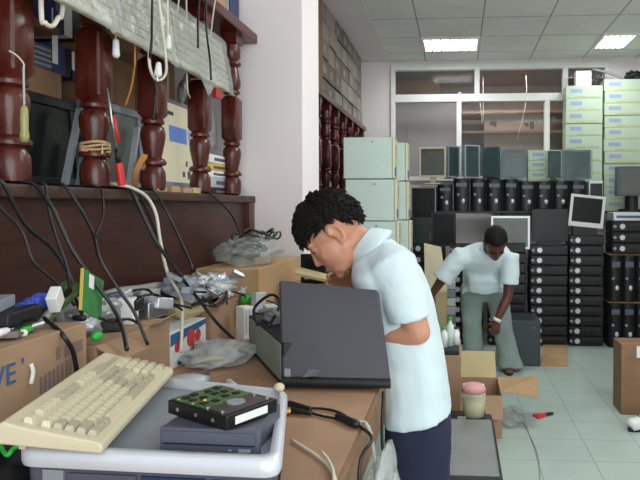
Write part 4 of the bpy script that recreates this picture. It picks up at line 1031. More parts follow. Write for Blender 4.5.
# bag of cables on the farthest carton
t = thing('cable_bag', 'clear plastic bag of coiled cables on the farthest carton by the white wall', 'bag', (XP+.16, fy0_+.25, cz4))
crumple(bm := BM(), (XP+.16, fy0_+.22, cz4+.058), (.12, .19, .07), .3, seed=11); part('bag_body', bm, m_wrap, t, world=True, smooth=True)
bm = BM()
for k in range(7):
    c_ = V((XP+.15+random.uniform(-.04, .04), fy0_+.28+random.uniform(-.1, .1), cz4+.035+.018*k)); r_ = random.uniform(.06, .1)
    tube(bm, [c_+V((r_*math.cos(u)*.8, r_*math.sin(u)*1.2, .012*math.sin(3*u+k))) for u in [2*PI*i/12 for i in range(12)]], .006, 6, 3)
part('cable_coil', bm, m_cable, t, world=True, smooth=True)
bm = BM()
for k in range(3):
    c_ = V((XP+.2, fy0_+.3+.05*k, cz4+.12)); tube(bm, [c_+V((.06*math.cos(u)*.8, .07*math.sin(u), .02*math.sin(2*u+k))) for u in [2*PI*i/12 for i in range(11)]], .005, 6, 3)
part('green_coil', bm, mat('cable_dark_green', (60, 90, 70), .5), t, world=True, smooth=True)

# ---- junk on the cartons
def pcb(label, loc, w, d, rz=0, rx=0, ry=0, m=None, grp='circuit boards in the junk'):
    t = thing('circuit_board', label, 'circuit board', loc, rz, grp, rx, ry)
    pb_ = part('board', box(BM(), (-w/2, -d/2, 0), (w/2, d/2, .003)), m or m_pcb, t)
    for k in range(6):
        x, y = -w*.42+.8*w*(k % 2)*.5+random.uniform(0, w*.15), -d*.36+d*.26*(k//2)+random.uniform(0, d*.06); part('chip', box(BM(), (x, y, .003), (x+random.uniform(.01, w*.2), y+random.uniform(.008, d*.14), .003+random.uniform(.003, .01))), m_black, pb_)
    bm = BM(); box(bm, (-w/2, -d/2-.002, .001), (w/2, -d/2+.012, .014)); part('bracket', bm, m_steel, t)
    return t
def adapter(label, loc, s, m, rz=0, rx=0, grp='power adapters', cm=None):
    t = thing('power_adapter', label, 'adapter', loc, rz, grp, rx)
    part('case_body', box(BM(), (-s[0]/2, -s[1]/2, 0), (s[0]/2, s[1]/2, s[2])), m, t, bevel=.005)
    bm = BM(); tube(bm, [V((0, s[1]/2-.005, s[2]/2)), V((0, s[1]/2+.03, s[2]/2)), V((.02, s[1]/2+.06, s[2]*.3)), V((.05, s[1]/2+.05, .006))], .004, 6); part('lead', bm, cm or m, t, smooth=True)
    return t
z1 = PX(40, 337, bx).z
bt = z1
# on the first carton: blue connector strip, drives, boards
t = thing('connector_strip', 'blue connector strip lying on the first carton', 'connector', PX(10, 325, XP+.15)); e = PX(46, 304, XP+.12); t.location.z = max(t.location.z, bt+.004)
d = e-t.location; n = 8; bm = BM()
for k in range(n):
    p = d*(k/n); cbox(bm, p+V((0, 0, .012+.008*(k % 2))), (.03, d.length/n*.9, .022))
part('housing', bm, m_blue, t, bevel=.002)
bm = BM()
for k in range(n-1): p = d*((k+.5)/n); cbox(bm, p+V((0, 0, .028)), (.012, .01, .01))
part('latch', bm, m_blue, t)
p = PX(57, 298, XP+.16); t = thing('white_connector', 'white ribbon connector sticking up from the first carton', 'connector', (p.x, p.y, p.z-.02), .3, None, .6)
part('housing', box(BM(), (-.012, -.022, 0), (.012, .022, .045)), m_whitep, t, bevel=.003); part('ribbon', box(BM(), (-.008, -.002, -.06), (.008, .002, 0)), m_cableg, t)
pcb('green circuit board lying at the left edge on the first carton', (XP+.14, 1.17, bt+.012), .14, .1, .3, .12, 0, m_pcbd)
pcb('long grey green board leaning across the first carton', (XP+.14, PX(58, 310, XP+.14).y-.03, bt+.03), .06, .2, .0, .5, .2, m_pcbd)
bm = BM(); tube(bm, [PX(30, 335, XP+.17), PX(42, 322, XP+.16), PX(55, 305, XP+.14), PX(66, 296, XP+.13)], .009, 8); tag(finish('grey_cable', bm, m_cableg, smooth=True), 'thick grey cable slanting over the first carton', 'cable')
for k, (px, py, m_, nm) in enumerate(((26, 330, m_green, 'green plug'), (2, 332, m_whitep, 'white plug'), (20, 333, m_whitep, 'white plug'), (38, 325, m_steel, 'metal jack'), (80, 318, m_black, 'black plug'))):
    p = PX(px, py, XP+.2); t = thing(nm.replace(' ', '_'), '%s lying in the junk on the first carton%s' % (nm, (' near its right end' if k == 0 else ' at the photo\'s left edge' if k == 1 else ' beside the green plug' if k == 2 else ' beside the grey cable' if k == 3 else ' at its far corner')), 'plug', p, random.uniform(0, 3))
    part('plug_body', rcone(BM(), (0, -.008, 0), .008, (0, .012, 0), .007), m_, t, smooth=True); part('pin', cyl(BM(), (0, .015, 0), (0, .03, 0), .003, n=8), m_steel, t)
for k in range(3):
    t = thing('hard_drive', 'dark drive in the pile on the first carton, %s from the bottom' % ORD1[k], 'drive', (XP+.12+.02*(k % 2), 1.1+.03*k+.07*(k % 2), bt+.002+.026*k), .2*k, 'drives in the pile')
    part('case_body', box(BM(), (-.05, -.07, 0), (.05, .07, .025)), (m_dgrey, m_black, m_greyp, m_dgrey)[k], t, bevel=.003); part('connector', box(BM(), (-.03, -.073, .004), (.03, -.068, .014)), m_steel, t)
# green card standing between the cartons
a = PX(80, 312, XP+.2); 
q = [PX(81, 310, XP+.2), PX(101, 320, XP+.2), PX(104, 281, XP+.18), PX(83, 268, XP+.18)]
t = thing('expansion_card', 'green expansion card standing upright between the brown cartons', 'circuit board', q[0])
slab(bm := BM(), q, V((-.003, 0, 0))); part('board', bm, m_pcb, t, world=True)
slab(bm := BM(), [q[0].lerp(q[1], .28).lerp(q[3].lerp(q[2], .28), .62)+V((.001, 0, 0)), q[0].lerp(q[1], .5).lerp(q[3].lerp(q[2], .5), .62)+V((.001, 0, 0)), q[0].lerp(q[1], .5).lerp(q[3].lerp(q[2], .5), .95)+V((.001, 0, 0)), q[0].lerp(q[1], .28).lerp(q[3].lerp(q[2], .28), .95)+V((.001, 0, 0))], V((.001, 0, 0))); part('paper_label', bm, m_whitep, t, world=True)
slab(bm := BM(), [q[0]+V((.002, -.003, 0)), q[0]+V((.002, .001, 0)), q[3]+V((.002, .001, 0)), q[3]+V((.002, -.003, 0))], V((-.006, 0, 0))); part('bracket', bm, m_yel, t, world=True)
# on the second carton
p0, p1 = PX(104, 292, XP+.06), PX(170, 288, XP+.06)
bm = BM(); tube(bm, [PX(100, 299, XP+.08), PX(118, 293, XP+.07), PX(140, 290, XP+.06), PX(160, 287, XP+.06), PX(172, 292, XP+.08)], lambda u: .016+.0022*math.sin(u*170), 10, 24); tag(finish('corrugated_hose', bm, m_cableg, smooth=True), 'grey corrugated hose lying along the panel over the second carton', 'hose')
p = PX(127, 316, XP+.16); adapter('white adapter block on the second carton', (p.x, p.y, b2z), (.05, .05, .075), m_whitep, .2, cm=m_cable)
p = PX(148, 312, XP+.16); adapter('grey metal drive block on the second carton, right of the white one', (p.x, p.y, b2z), (.08, .09, .05), m_steel, -.2, cm=m_cable)
p = PX(112, 320, XP+.17); adapter('black adapter at the left end of the second carton', (p.x, p.y, b2z), (.05, .06, .03), m_black, .5)
for k, (px, py, sz) in enumerate(((118, 308, .03), (136, 305, .026), (156, 300, .03), (163, 308, .024), (142, 297, .03), (126, 302, .022))):
    p = PX(px, py, XP+.11); t = thing('metal_connector', 'small metal connector in the heap on the second carton, %s from left' % ORD1[[0, 2, 4, 5, 3, 1][k]], 'connector', (p.x, p.y, p.z-.012), random.uniform(0, 3), 'connectors on the second carton', random.uniform(-.4, .4))
    part('housing', box(BM(), (-sz*.5, -sz*.7, 0), (sz*.5, sz*.7, sz*.7)), (m_steel, m_greyp, m_silver)[k % 3], t, bevel=.003); part('pin', cyl(BM(), (0, sz*.7, sz*.3), (0, sz*1.2, sz*.3), .004, n=8), m_steel, t)
crumple(bm := BM(), (XP+.09, (b2y0+b2y1)/2, b2z+.035), (.07, .16, .05), .35, seed=21); tag(finish('dark_cable_heap', bm, m_foil, smooth=True), 'grey heap of antistatic bags on the second carton', 'heap')
bm = BM(); tube(bm, [PX(100, 318, bx), PX(112, 322, bx), PX(128, 319, bx), PX(140, 324, bx)], .004, 6); tag(finish('black_cable', bm, m_cable, smooth=True), 'short black cable lying along the front edge of the second carton', 'cable')
bm = BM(); ell(bm, PX(97, 336, bx-.01), (.012, .02, .012), sub=2); tag(finish('rubber_stopper', bm, m_green, smooth=True), 'small green cap between the first and second cartons', 'cap')
for nm, px, py, xo, sd in (('on the second carton among metal connectors', 128, 309, .13, 1), ('over the grey pile past the printed box', 214, 298, .2, 2), ('between the green terminal block and the laptop lid', 262, 312, .27, 3)):  # added black tangles standing in for the shadows between the junk
    rn = random.Random(sd); c_ = PX(px, py, XP+xo); bm = BM(); pts = []
    for i in range(26): u = i*.9; pts.append(c_+V((.045*math.cos(u)*rn.uniform(.6, 1.1), .09*math.sin(u)*rn.uniform(.6, 1.2), rn.uniform(-.025, .02))))
    tube(bm, pts, .0036, 6, 4); tag(finish('shade_tangle', bm, m_cable, smooth=True), 'added black tangle standing for shade ' + nm, 'cable')
# round paper-ish thing behind printed box + dark
p = PX(186, 318, XP+.12); bm = BM(); crumple(bm, (p.x, p.y, ctz+.03), (.07, .1, .045), .2, seed=31); tag(finish('paper_bundle', bm, m_card4, smooth=True), 'pale tan crumpled paper on top of the printed box', 'paper')
# grey pile on the third carton
p0 = PX(176, 296, XP+.13); p1 = PX(228, 290, XP+.13)
t = thing('white_keyboard_tray', 'long white plastic panel lying on the grey pile', 'panel', ((p0.x+p1.x)/2, (p0.y+p1.y)/2, cz3+.05), 0, None, 0, .35)
L = (p1.y-p0.y)
part('panel_body', box(BM(), (-.05, -L/2, 0), (.06, L/2, .03)), m_silver, t, bevel=.005); part('black_edge', box(BM(), (.058, -L/2, -.008), (.066, L/2, .002)), m_black, t)
for k, (px, py, s, m_) in enumerate(((180, 284, .05, m_greyp), (196, 282, .05, m_foil), (212, 280, .05, m_silver), (226, 276, .045, m_foil), (236, 290, .06, m_foil), (246, 283, .05, m_silver), (218, 287, .05, m_bag), (252, 296, .05, m_silver))):
    p = PX(px, py, XP+.12 if k < 4 else XP+.17); crumple(bm := BM(), p, (s, s*1.5, s*.55), .45, seed=40+k)
    tag(finish('antistatic_bag', bm, m_, smooth=True), 'crumpled grey antistatic bag in the pile past the printed box, %s from left' % ORD1[[0, 1, 2, 4, 5, 6, 3, 7][k]], 'bag', 'antistatic bags in the grey pile')
for k, (px, py, a_) in enumerate(((178, 277, .2), (205, 284, 1.2), (232, 281, .6), (217, 296, 1.0), (250, 290, .4))):
    p = PX(px, py, XP+.16); pcb('grey metal bracket card on the grey pile, %s from left' % ORD1[[0, 1, 3, 2, 4][k]], p, .05, .12, a_, .8*math.sin(k*2), .5, m_greyp, 'bracket cards in the grey pile')
p = PX(247, 299, XP+.24); t = thing('green_connector', 'bright green terminal block at the right end of the grey pile', 'connector', (p.x, p.y, p.z-.012)); part('housing', box(BM(), (-.014, -.038, 0), (.014, .034, .028)), m_green, t, bevel=.006); part('slot', box(BM(), (.0135, -.025, .01), (.0155, .02, .018)), m_pcbd, t)
# more small units wedged into the junk
for k, (px, py, xo, s, m_, nm) in enumerate(((113, 300, .12, (.03, .07, .05), m_dgrey, 'dark grey unit wedged at the left of the second carton heap'), (133, 302, .17, (.05, .05, .03), m_black, 'black cube unit in front of the white adapter block'), (160, 302, .19, (.04, .08, .035), m_silver, 'silver unit at the right front of the second carton heap'), (150, 294, .08, (.04, .09, .04), m_whitep, 'white unit at the back of second carton heap under the hose'), (121, 296, .07, (.05, .06, .04), m_silver, 'silver unit at the back left of the second carton heap'), (187, 290, .20, (.03, .07, .025), m_greyp, 'grey unit at the near end of the grey pile'), (222, 290, .2, (.03, .06, .05), m_whitep, 'white upright unit in the middle front of the grey pile'), (237, 280, .16, (.05, .07, .05), m_greyp, 'grey upright unit at the far end of the grey pile'), (258, 300, .3, (.03, .06, .08), m_silver, 'silver upright unit between the green terminal block and black unit'))):
    p = PX(px, py, XP+xo); adapter(nm, (p.x, p.y, p.z-s[2]*.6), s, m_, .4*math.sin(k*3), .25*math.sin(k*2), 'small units in the junk', m_cable)
# white adapter on end and things beside it
p = PZ(245, 340, ZB); t = thing('white_charger', 'white ribbed charger standing on end beside the third carton', 'charger', (p.x, p.y, ZB), .9)
part('case_body', box(BM(), (-.022, -.03, 0), (.026, .03, .13)), m_whitep, t, bevel=.004)
bm = BM()
for k in range(3): box(bm, (-.016+.014*k, -.0325, .03), (-.010+.014*k, -.029, .12))
part('rib', bm, m_silver, t)
# ================================================================== open computer case in the foreground
ZR = 1.045
FL, FR, BR, BL = PZ(14, 448, ZR), PZ(280, 460, ZR), PZ(287, 389, ZR), PZ(150, 375, ZR)
cc = (FL+FR+BR+BL)/4
pc = thing('open_computer_case', 'open computer case with rounded silver rim in the left foreground', 'computer case', (cc.x, cc.y, ZB))
def quadring(ins, z, rad, n=6):
    """rounded quadrilateral inset by ins"""
    q = [FL, FR, BR, BL]; c = cc; out = []
    q = [V((p.x, p.y, z)) for p in q]
    qi = []
    for i in range(4):
        a, b, d = q[i], q[i-1], q[(i+1) % 4]
        u, w = (b-a).normalized(), (d-a).normalized(); qi.append(a+(u+w)*ins)
    for i in range(4):
        a, b, d = qi[i], qi[i-1], qi[(i+1) % 4]
        u, w = (b-a).normalized()*rad, (d-a).normalized()*rad
        for k in range(n+1):
            t_ = k/n; out.append((a+u)*(1-t_)**2 + a*2*t_*(1-t_) + (a+w)*t_*t_)
    return out
RW = .018
bm = rings(BM(), [quadring(0, ZR-.030, .035), quadring(-.002, ZR-.024, .036), quadring(-.002, ZR-.006, .036), quadring(.004, ZR, .034), quadring(RW, ZR, .02), quadring(RW+.002, ZR-.02, .02)], cap=False)
part('silver_rim', bm, mat('rim_silver', (214, 217, 226), .35, metal=.25, var=.03), pc, world=True, smooth=True)
bm = rings(BM(), [quadring(.012, ZB+.004, .02), quadring(.010, ZR-.028, .02)], cap=True)
part('case_body', bm, m_dgrey, pc, world=True)
bm = rings(BM(), [quadring(RW-.004, ZR-.024, .02), quadring(RW-.004, ZR-.018, .02)], cap=True)
part('inner_tray', bm, m_greyp, pc, world=True)
fd = (FR-FL).normalized(); nf = V((fd.y, -fd.x, 0))
def fr(u, z, o): p = FL.lerp(FR, u); return V((p.x, p.y, z)) + nf*o
for u0, u1, z0, z1, m_ in ((.10, .18, ZR-.10, ZR-.036, m_greyp), (.2, .46, ZR-.12, ZR-.04, m_dgrey), (.48, .72, ZR-.12, ZR-.04, m_blued), (.74, .9, ZR-.10, ZR-.04, m_dgrey)):
    part('front_panel', slab(BM(), [fr(u0, z0, -.012), fr(u1, z0, -.012), fr(u1, z1, -.012), fr(u0, z1, -.012)], nf*.006), m_, pc, world=True)
bm = BM()
for k in range(5): u = .66+.012*k; slab(bm, [fr(u, ZR-.1, -.007), fr(u+.006, ZR-.1, -.007), fr(u+.006, ZR-.045, -.007), fr(u, ZR-.045, -.007)], nf*.003)
part('vent_slot', bm, m_black, pc, world=True)
bm = rings(BM(), [quadring(.008, ZB, .02), quadring(.008, ZB+.006, .02)]); part('base_plate', bm, m_black, pc, world=True)

# drive bay unit on the tray
zt_ = ZR-.018
p0, p1 = PZ(162, 452, zt_), PZ(259, 458, zt_)
d = (p1-p0); W = d.length; ang = math.atan2(d.y, d.x)+.04
mid = (p0+p1)/2
od = thing('optical_drive', 'dark grey optical drive lying on the tray of the open case', 'drive', (mid.x, mid.y, zt_), ang)
part('case_body', box(BM(), (-W/2+.002, .006, 0), (W/2-.012, .135, .044)), m_dgrey, od)
bm = box(BM(), (-W/2, -.004, 0), (W/2, .008, .045)); od = part('front_bezel', bm, m_dgrey, od, bevel=.002)
part('disc_tray', box(BM(), (-W*.46, -.0065, .020), (W*.46, -.003, .040)), m_dgrey, od, bevel=.001)
part('tray_seam', box(BM(), (-W*.46, -.0068, .0185), (W*.46, -.003, .0196)), m_black, od); part('indicator_lamp', box(BM(), (W*.2, -.0068, .010), (W*.23, -.003, .013)), m_greyp, od)
part('eject_button', box(BM(), (W*.30, -.0068, .008), (W*.42, -.003, .014)), m_greyp, od, bevel=.0008)
# hard disk on the optical drive
hdz = zt_+.0455
corners = [PZ(169, 410, hdz), PZ(245, 433, hdz), PZ(277, 416, hdz), PZ(205, 395, hdz)]
hc = sum(corners, V())/4; hd_ = corners[1]-corners[0]; a_ = math.atan2(hd_.y, hd_.x)
hd = thing('hard_disk', 'bare hard disk with green circuit side up lying on the optical drive', 'drive', (hc.x, hc.y-.0, hdz), a_)
hw, hdp = .079, .056
print('hdd', hd_.length, (corners[2]-corners[1]).length, math.degrees(a_))
part('case_body', box(BM(), (-hw, -hdp, 0), (hw, hdp, .024)), m_blackg, hd, bevel=.002)
cs_ = part('circuit_side', box(BM(), (-hw+.005, -hdp+.006, .0235), (hw*.25, hdp-.006, .0258)), m_pcbd, hd)
part('metal_cover', box(BM(), (hw*.27, -hdp+.008, .0235), (hw-.008, hdp-.008, .0250)), mat('disk_cover', (84, 78, 76), .35, metal=.5, var=.2), hd)
part('motor_hub', cyl(BM(), (hw*.45, 0, .0245), (hw*.45, 0, .0275), .016, n=20), m_greyp, hd)
for x, y in ((-.06, -.046), (-.02, -.046), (.02, -.046), (.058, -.046), (-.066, .044), (-.02, .046), (.03, .046), (.066, .044)): part('screw', cyl(BM(), (x, y, .0225), (x, y, .0272), .0035, n=12), m_steel, hd)
part('white_label', box(BM(), (hw-.0006, -hdp+.018, .006), (hw+.0012, hdp-.024, .019)), m_whitep, hd)
for x in (-.05, .0, .045): part('side_screw', cyl(BM(), (x, -hdp-.001, .012), (x, -hdp+.002, .012), .0035, n=10), m_steel, hd)
for k in range(12): x, y = -hw+.014+.026*(k % 3)+random.uniform(0, .01), -hdp+.012+.022*(k//3)+random.uniform(0, .006); part('chip', box(BM(), (x, y, .0255), (x+random.uniform(.008, .013), y+.01, .028)), m_black, cs_)
bm = BM(); rcone(bm, (-.012, -.03, .027), .003, (-.010, -.03, .028), .003); part('yellow_jumper', bm, m_yel, hd)
# small things around the tray
zq = ZR-.018
def flat(name, label, px, py, s, m_, cat, rz=0, z=None, bev=.003):
    z = zq if z is None else z
    p = PZ(px, py, z); t = finish(name, box(BM(), (-s[0]/2, -s[1]/2, 0), s and (s[0]/2, s[1]/2, s[2])), m_, bevel=bev); t.location = (p.x, p.y, z); t.rotation_euler.z = rz; return tag(t, label, cat)

# beige keyboard
kb_loc = V((-.612, 1.045, ZR+.001)); 

kA, kB = PZ(101, 447, 1.09), PZ(177, 368, 1.13)
kC = PZ(2, 432, 1.13)
ax = (kB-kA); KL = .455; KW = .185
axh = V((ax.x, ax.y, 0)); a_ = math.atan2(axh.y, axh.x); print('kbd', ax.length, (kC-kA).length, math.degrees(a_))
KL, KW = .429, .159
kr = Euler((.16, -.016, 1.776), 'XYZ'); kp = V((-.562, .912, 1.065)) - kr.to_matrix() @ V((0, 0, .019))
kb = thing('keyboard', 'beige computer keyboard lying on the silver rim of the open case', 'keyboard', kp, kr.z, None, kr.x, kr.y)
cs = []
prof = [(0, .0), (0, .012), (.008, .019), (KW-.045, .030), (KW-.006, .036), (KW, .030), (KW, 0)]
bm = rings(BM(), [[V((x, y, z)) for y, z in prof] for x in (0, KL)])
part('keyboard_body', bm, m_beige, kb, bevel=.004)
def surf(y): return .019+(y-.008)*(.011/(KW-.053))
km = {}
def key(x, y, w, m_, d=.0145):
    k_ = (round(w, 4), m_.name, round(d, 4))
    z = surf(y)
    if k_ not in km:
        bm = BM(); cs = [[V((sx*(w/2-i), sy*(d/2-i)+o, zz)) for sx, sy in ((-1, -1), (1, -1), (1, 1), (-1, 1))] for i, o, zz in ((0, 0, -.002), (.0005, 0, .002), (.0022, .001, .009))]
        rings(bm, cs); o = part('key', bm, m_, kb); km[k_] = o
    else:
        o = km[k_].copy(); C.objects.link(o); o.parent = kb
    o.location = (x, y, z)
U = KL*.0409; x0 = .016
rowsy = [KW*(.15+i*.112) for i in range(5)]
for fx in (.06, KL-.06): part('foot', box(BM(), (fx-.02, KW-.03, -.022), (fx+.02, KW-.02, .002)), m_beige, kb)
def row(y, spec, x):
    for w, m_ in spec:
        if m_: key(x+w*U/2, y, w*U-.002, m_)
        x += w*U
L_, G_ = m_keyl, m_keyg
row(rowsy[0], [(1.25, G_), (1.25, G_), (1.25, G_), (6.25, L_), (1.25, G_), (1.25, G_), (1.25, G_), (1.25, G_)], x0)
row(rowsy[1], [(2.25, G_)]+[(1, L_)]*10+[(2.75, G_)], x0)
row(rowsy[2], [(1.75, G_)]+[(1, L_)]*11+[(2.25, G_)], x0)
row(rowsy[3], [(1.5, G_)]+[(1, L_)]*12+[(1.5, G_)], x0)
row(rowsy[4], [(1, L_)]*13+[(2, G_)], x0)
yf = rowsy[4]+KW*.17
row(yf, [(1, L_), (1, None)]+[(1, L_)]*4+[(.5, None)]+[(1, G_)]*4+[(.5, None)]+[(1, L_)]*4, x0)
xn = x0+15*U+.006
row(yf, [(1, G_)]*3, xn); row(rowsy[4], [(1, G_)]*3, xn); row(rowsy[3], [(1, G_)]*3, xn); row(rowsy[1], [(1, None), (1, G_)], xn); row(rowsy[0], [(1, G_)]*3, xn)
xp = xn+3*U+.006
for r in range(5): row(rowsy[r], [(1, L_)]*3+[(1, G_)] if r else [(2, L_), (1, L_), (1, G_)], xp)
part('indicator_panel', box(BM(), (xp, yf-.006, surf(yf)-.001), (xp+4*U, yf+.006, surf(yf)+.002)), m_keyg, kb)

# objects between keyboard and laptop
t = thing('clear_bag', 'flat clear plastic bag with yellow tag on the bench in front of the third carton', 'bag', PZ(222, 360, ZB))
c_ = PZ(220, 361, ZB); crumple(bm := BM(), (c_.x, c_.y, ZB+.028), (.10, .13, .036), .32, seed=61); part('bag_body', bm, m_bag, t, world=True, smooth=True)
p = PZ(212, 366, ZB); part('yellow_tag', box(BM(), (p.x-.03, p.y-.03, ZB+.022), (p.x+.035, p.y, ZB+.034)), m_yel, t, world=True)
p = PZ(214, 357, ZB); part('white_card', box(BM(), (p.x-.06, p.y-.02, ZB+.03), (p.x+.03, p.y+.03, ZB+.052)), m_silver, t, world=True)
p = PZ(188, 385, ZB); t = thing('computer_mouse', 'pale grey oval mouse on the bench right of the keyboard', 'mouse', (p.x+.01, p.y-.02, ZB), .5)
bm = BM(); ell(bm, (0, 0, .016), (.062, .034, .022), sub=3)
for v in bm.verts: v.co.z = max(v.co.z, 0)
part('mouse_body', bm, m_silver, t, smooth=True); part('button_gap', box(BM(), (.02, -.001, .028), (.058, .001, .0365)), m_dgrey, t)
for k, (px, py, rz, nm) in enumerate(((232, 387, -.9, 'white short plug lying on the bench behind the hard disk'), (212, 391, .3, 'white plug with red tip lying on the bench beside the mouse'))):
    p = PZ(px, py, ZB); t = thing('white_plug', nm, 'plug', (p.x, p.y, ZB+.009), rz)
    part('plug_body', rcone(BM(), (-.025, 0, 0), .009, (.025, 0, 0), .008), m_whitep, t, smooth=True); part('tip', rcone(BM(), (-.04, 0, 0), .005, (-.028, 0, 0), .006), m_red if k else m_steel, t, smooth=True)
p = PZ(272, 382, ZB+.02); part('corner_knob', lathe(BM(), [(.006, -.0), (.011, .003), (.012, .010), (.007, .016), (.001, .017)], PZ(279, 391, ZR), n=16), m_beige, pc, world=True, smooth=True)

# black device behind the laptop
A, B_ = PZ(283, 388, ZB), PZ(249, 350, ZB); d = (B_-A); L = d.length; a_ = math.atan2(d.y, d.x)
dv = thing('black_device', 'black computer unit with grey green side standing beside the laptop lid', 'computer', (A.x, A.y, ZB), a_)
part('case_body', box(BM(), (0, -.2, 0), (L, 0, .125)), m_black, dv, bevel=.004)
part('side_panel', box(BM(), (.02, -.003, .018), (L-.03, .004, .12)), mat('panel_grey_green', (140, 154, 144), .5, var=.06), dv, bevel=.002)
dz_ = ZB+.125
dv2 = Matrix.Translation((A.x, A.y, dz_)) @ rot('Z', a_)
for k, (u, w, s, m_, nm, cat) in enumerate(((.16, -.1, (.16, .1, .04), m_black, 'black drive lying on top of the black unit', 'drive'), (.33, -.08, (.1, .1, .03), m_greyp, 'grey flat box lying on the far end of the black unit', 'box'), (.26, -.15, (.1, .07, .07), m_black, 'black upright adapter at the back of the black unit', 'adapter'))):
    p = dv2 @ V((u*L/.5, w, 0)); t = thing(nm.split(' lying')[0].split(' at')[0].replace(' ', '_').replace('upright_', ''), nm, cat, p, a_+.1*k); part('case_body', box(BM(), (-s[0]/2, -s[1]/2, 0), (s[0]/2, s[1]/2, s[2])), m_, t, bevel=.004); part('front_strip', box(BM(), (-s[0]*.4, s[1]/2-.002, s[2]*.3), (s[0]*.3, s[1]/2+.002, s[2]*.7)), m_silver, t)
bm = BM(); tube(bm, [dv2 @ V(p) for p in ((.12, -.03, .05), (.2, -.02, .06), (.28, -.05, .05), (.36, -.01, .035), (.42, -.05, .006))], .007, 8); tag(finish('grey_cable', bm, m_cableg, smooth=True), 'grey cable lying over the top of the black unit', 'cable')
bm = BM(); tube(bm, [dv2 @ V(p) for p in ((.3, .01, .0), (.34, .012, .05), (.28, -.03, .1), (.2, -.04, .08), (.15, .008, .02))], .005, 8); tag(finish('black_cable', bm, m_cable, smooth=True), 'black cable arching over the black unit beside the white charger', 'cable')
p = dv2 @ V((.38, -.05, .0)); t = thing('white_connector', 'white connector block on the far end of the black unit', 'connector', (p.x, p.y, dz_+.03), a_); part('housing', box(BM(), (-.03, -.02, 0), (.03, .02, .02)), m_whitep, t, bevel=.003); part('pin', box(BM(), (.029, -.012, .006), (.036, .012, .012)), m_steel, t)

# laptop, lid back towards us
BLc, BRc = P(282, 393, 1.63), P(391, 393, 1.63)
BLc.z = BRc.z = ZB+.012
TLc, TRc = P(279, 280, 1.72), P(378, 290, 1.78)
lp = thing('laptop', 'open charcoal laptop seen from the back of its lid on the bench', 'laptop', ((BLc.x+BRc.x)/2, BLc.y, ZB))
nrm = (BRc-BLc).cross(TLc-BLc).normalized()
if nrm.y < 0: nrm = -nrm
lid_ = part('lid', slab(BM(), [BLc, BRc, TRc, TLc], nrm*.026), m_lidgrey, lp, world=True, bevel=.007, seg=3)
def lidp(u, v, o=0): return BLc.lerp(BRc, u).lerp(TLc.lerp(TRc, u), v) - nrm*o
part('screen', slab(BM(), [lidp(.06, .08, -.0255), lidp(.94, .08, -.0255), lidp(.94, .93, -.0255), lidp(.06, .93, -.0255)], nrm*.002), m_scr, lid_, world=True)
bm = BM(); cyl(bm, lidp(.0, .045, -.004), lidp(1, .045, -.004), .014, n=18); part('hinge_bar', bm, m_black, lp, world=True, smooth=False)
part('silver_label', slab(BM(), [lidp(.03, .05, .001), lidp(.085, .05, .001), lidp(.085, .16, .001), lidp(.03, .16, .001)], -nrm*.0012), m_greyp, lid_, world=True)
part('lid_latch', slab(BM(), [lidp(.2, .08, .011), lidp(.34, .1, .011), lidp(.37, .17, -.001), lidp(.27, .17, -.001)], -nrm*.002), mat('latch_grey', (104, 100, 112), .45, var=.05), lid_, world=True)
part('side_edge', slab(BM(), [lidp(-.005, .05, -.004), lidp(.02, .02, -.004), lidp(.02, .98, -.004), lidp(-.005, .98, -.004)], nrm*.024), m_black, lp, world=True)
bz = ZB
part('base', box(BM(), (BLc.x, BLc.y+.03, bz+.004), (BRc.x-.05, BLc.y+.29, bz+.036)), m_black, lp, world=True, bevel=.005)
bm = BM()
for r in range(5):
    for k in range(11): x = BLc.x+.02+k*.0195; y = BLc.y+.08+r*.0195; box(bm, (x, y, bz+.0355), (x+.0165, y+.0165, bz+.039))
part('key_field', bm, m_lidgrey, lp, world=True)
part('foot', box(BM(), (BLc.x+.02, BLc.y+.05, bz), (BLc.x+.05, BLc.y+.25, bz+.005)), m_black, lp, world=True); part('foot', box(BM(), (BRc.x-.1, BLc.y+.05, bz), (BRc.x-.07, BLc.y+.25, bz+.005)), m_black, lp, world=True)

# cables on the bench
ze = ZB+.006
def bench_cable(pxs, z=ze): return [PZ(px, py, z) for px, py in pxs]
t = thing('splitter_cable', 'black two-legged lead with plugs lying on the bench in front of the laptop', 'cable', PZ(330, 410, ZB))
bm = BM(); tube(bm, bench_cable([(308, 408), (325, 409), (340, 413), (352, 421)]), .0034, 8); tube(bm, bench_cable([(308, 412), (322, 416), (338, 419), (350, 422)]), .0034, 8)
tube(bm, bench_cable([(352, 422), (362, 428), (372, 438)])[:2] + [PZ(372, 440, ZB+.01), V((xe+.02, PZ(378, 455, ZB).y, ZB-.03)), V((xe+.03, PZ(378, 455, ZB).y-.02, ZB-.25))], .0038, 8); part('lead', bm, m_cable, t, world=True, smooth=True)
q = [PZ(290, 404, ZB+.011), PZ(310, 409, ZB+.011)]; part('black_plug', rcone(BM(), q[0], .009, q[1], .006), m_black, t, world=True, smooth=True)
q = [PZ(290, 410, ZB+.010), PZ(310, 413, ZB+.010)]; part('black_plug', rcone(BM(), q[0], .0085, q[1], .006), m_black, t, world=True, smooth=True)
q = [PZ(338, 416, ZB+.011), PZ(356, 424, ZB+.011)]; part('splitter_block', rcone(BM(), q[0], .008, q[1], .010), m_black, t, world=True, smooth=True)
bm = BM(); p = PZ(288, 411, ZB+.012); cyl(bm, p+V((-.006, -.004, 0)), p+V((.004, .002, 0)), .009, n=16); part('brass_ring', bm, mat('brass', (200, 150, 70), .3, metal=.8, var=.05), t, world=True)
cable('white_cable', 'white double lead lying on the near end of the bench', bench_cable([(292, 440), (305, 448), (320, 458), (330, 468), (336, 482), (336, 500)]), .0033, m_cablew)
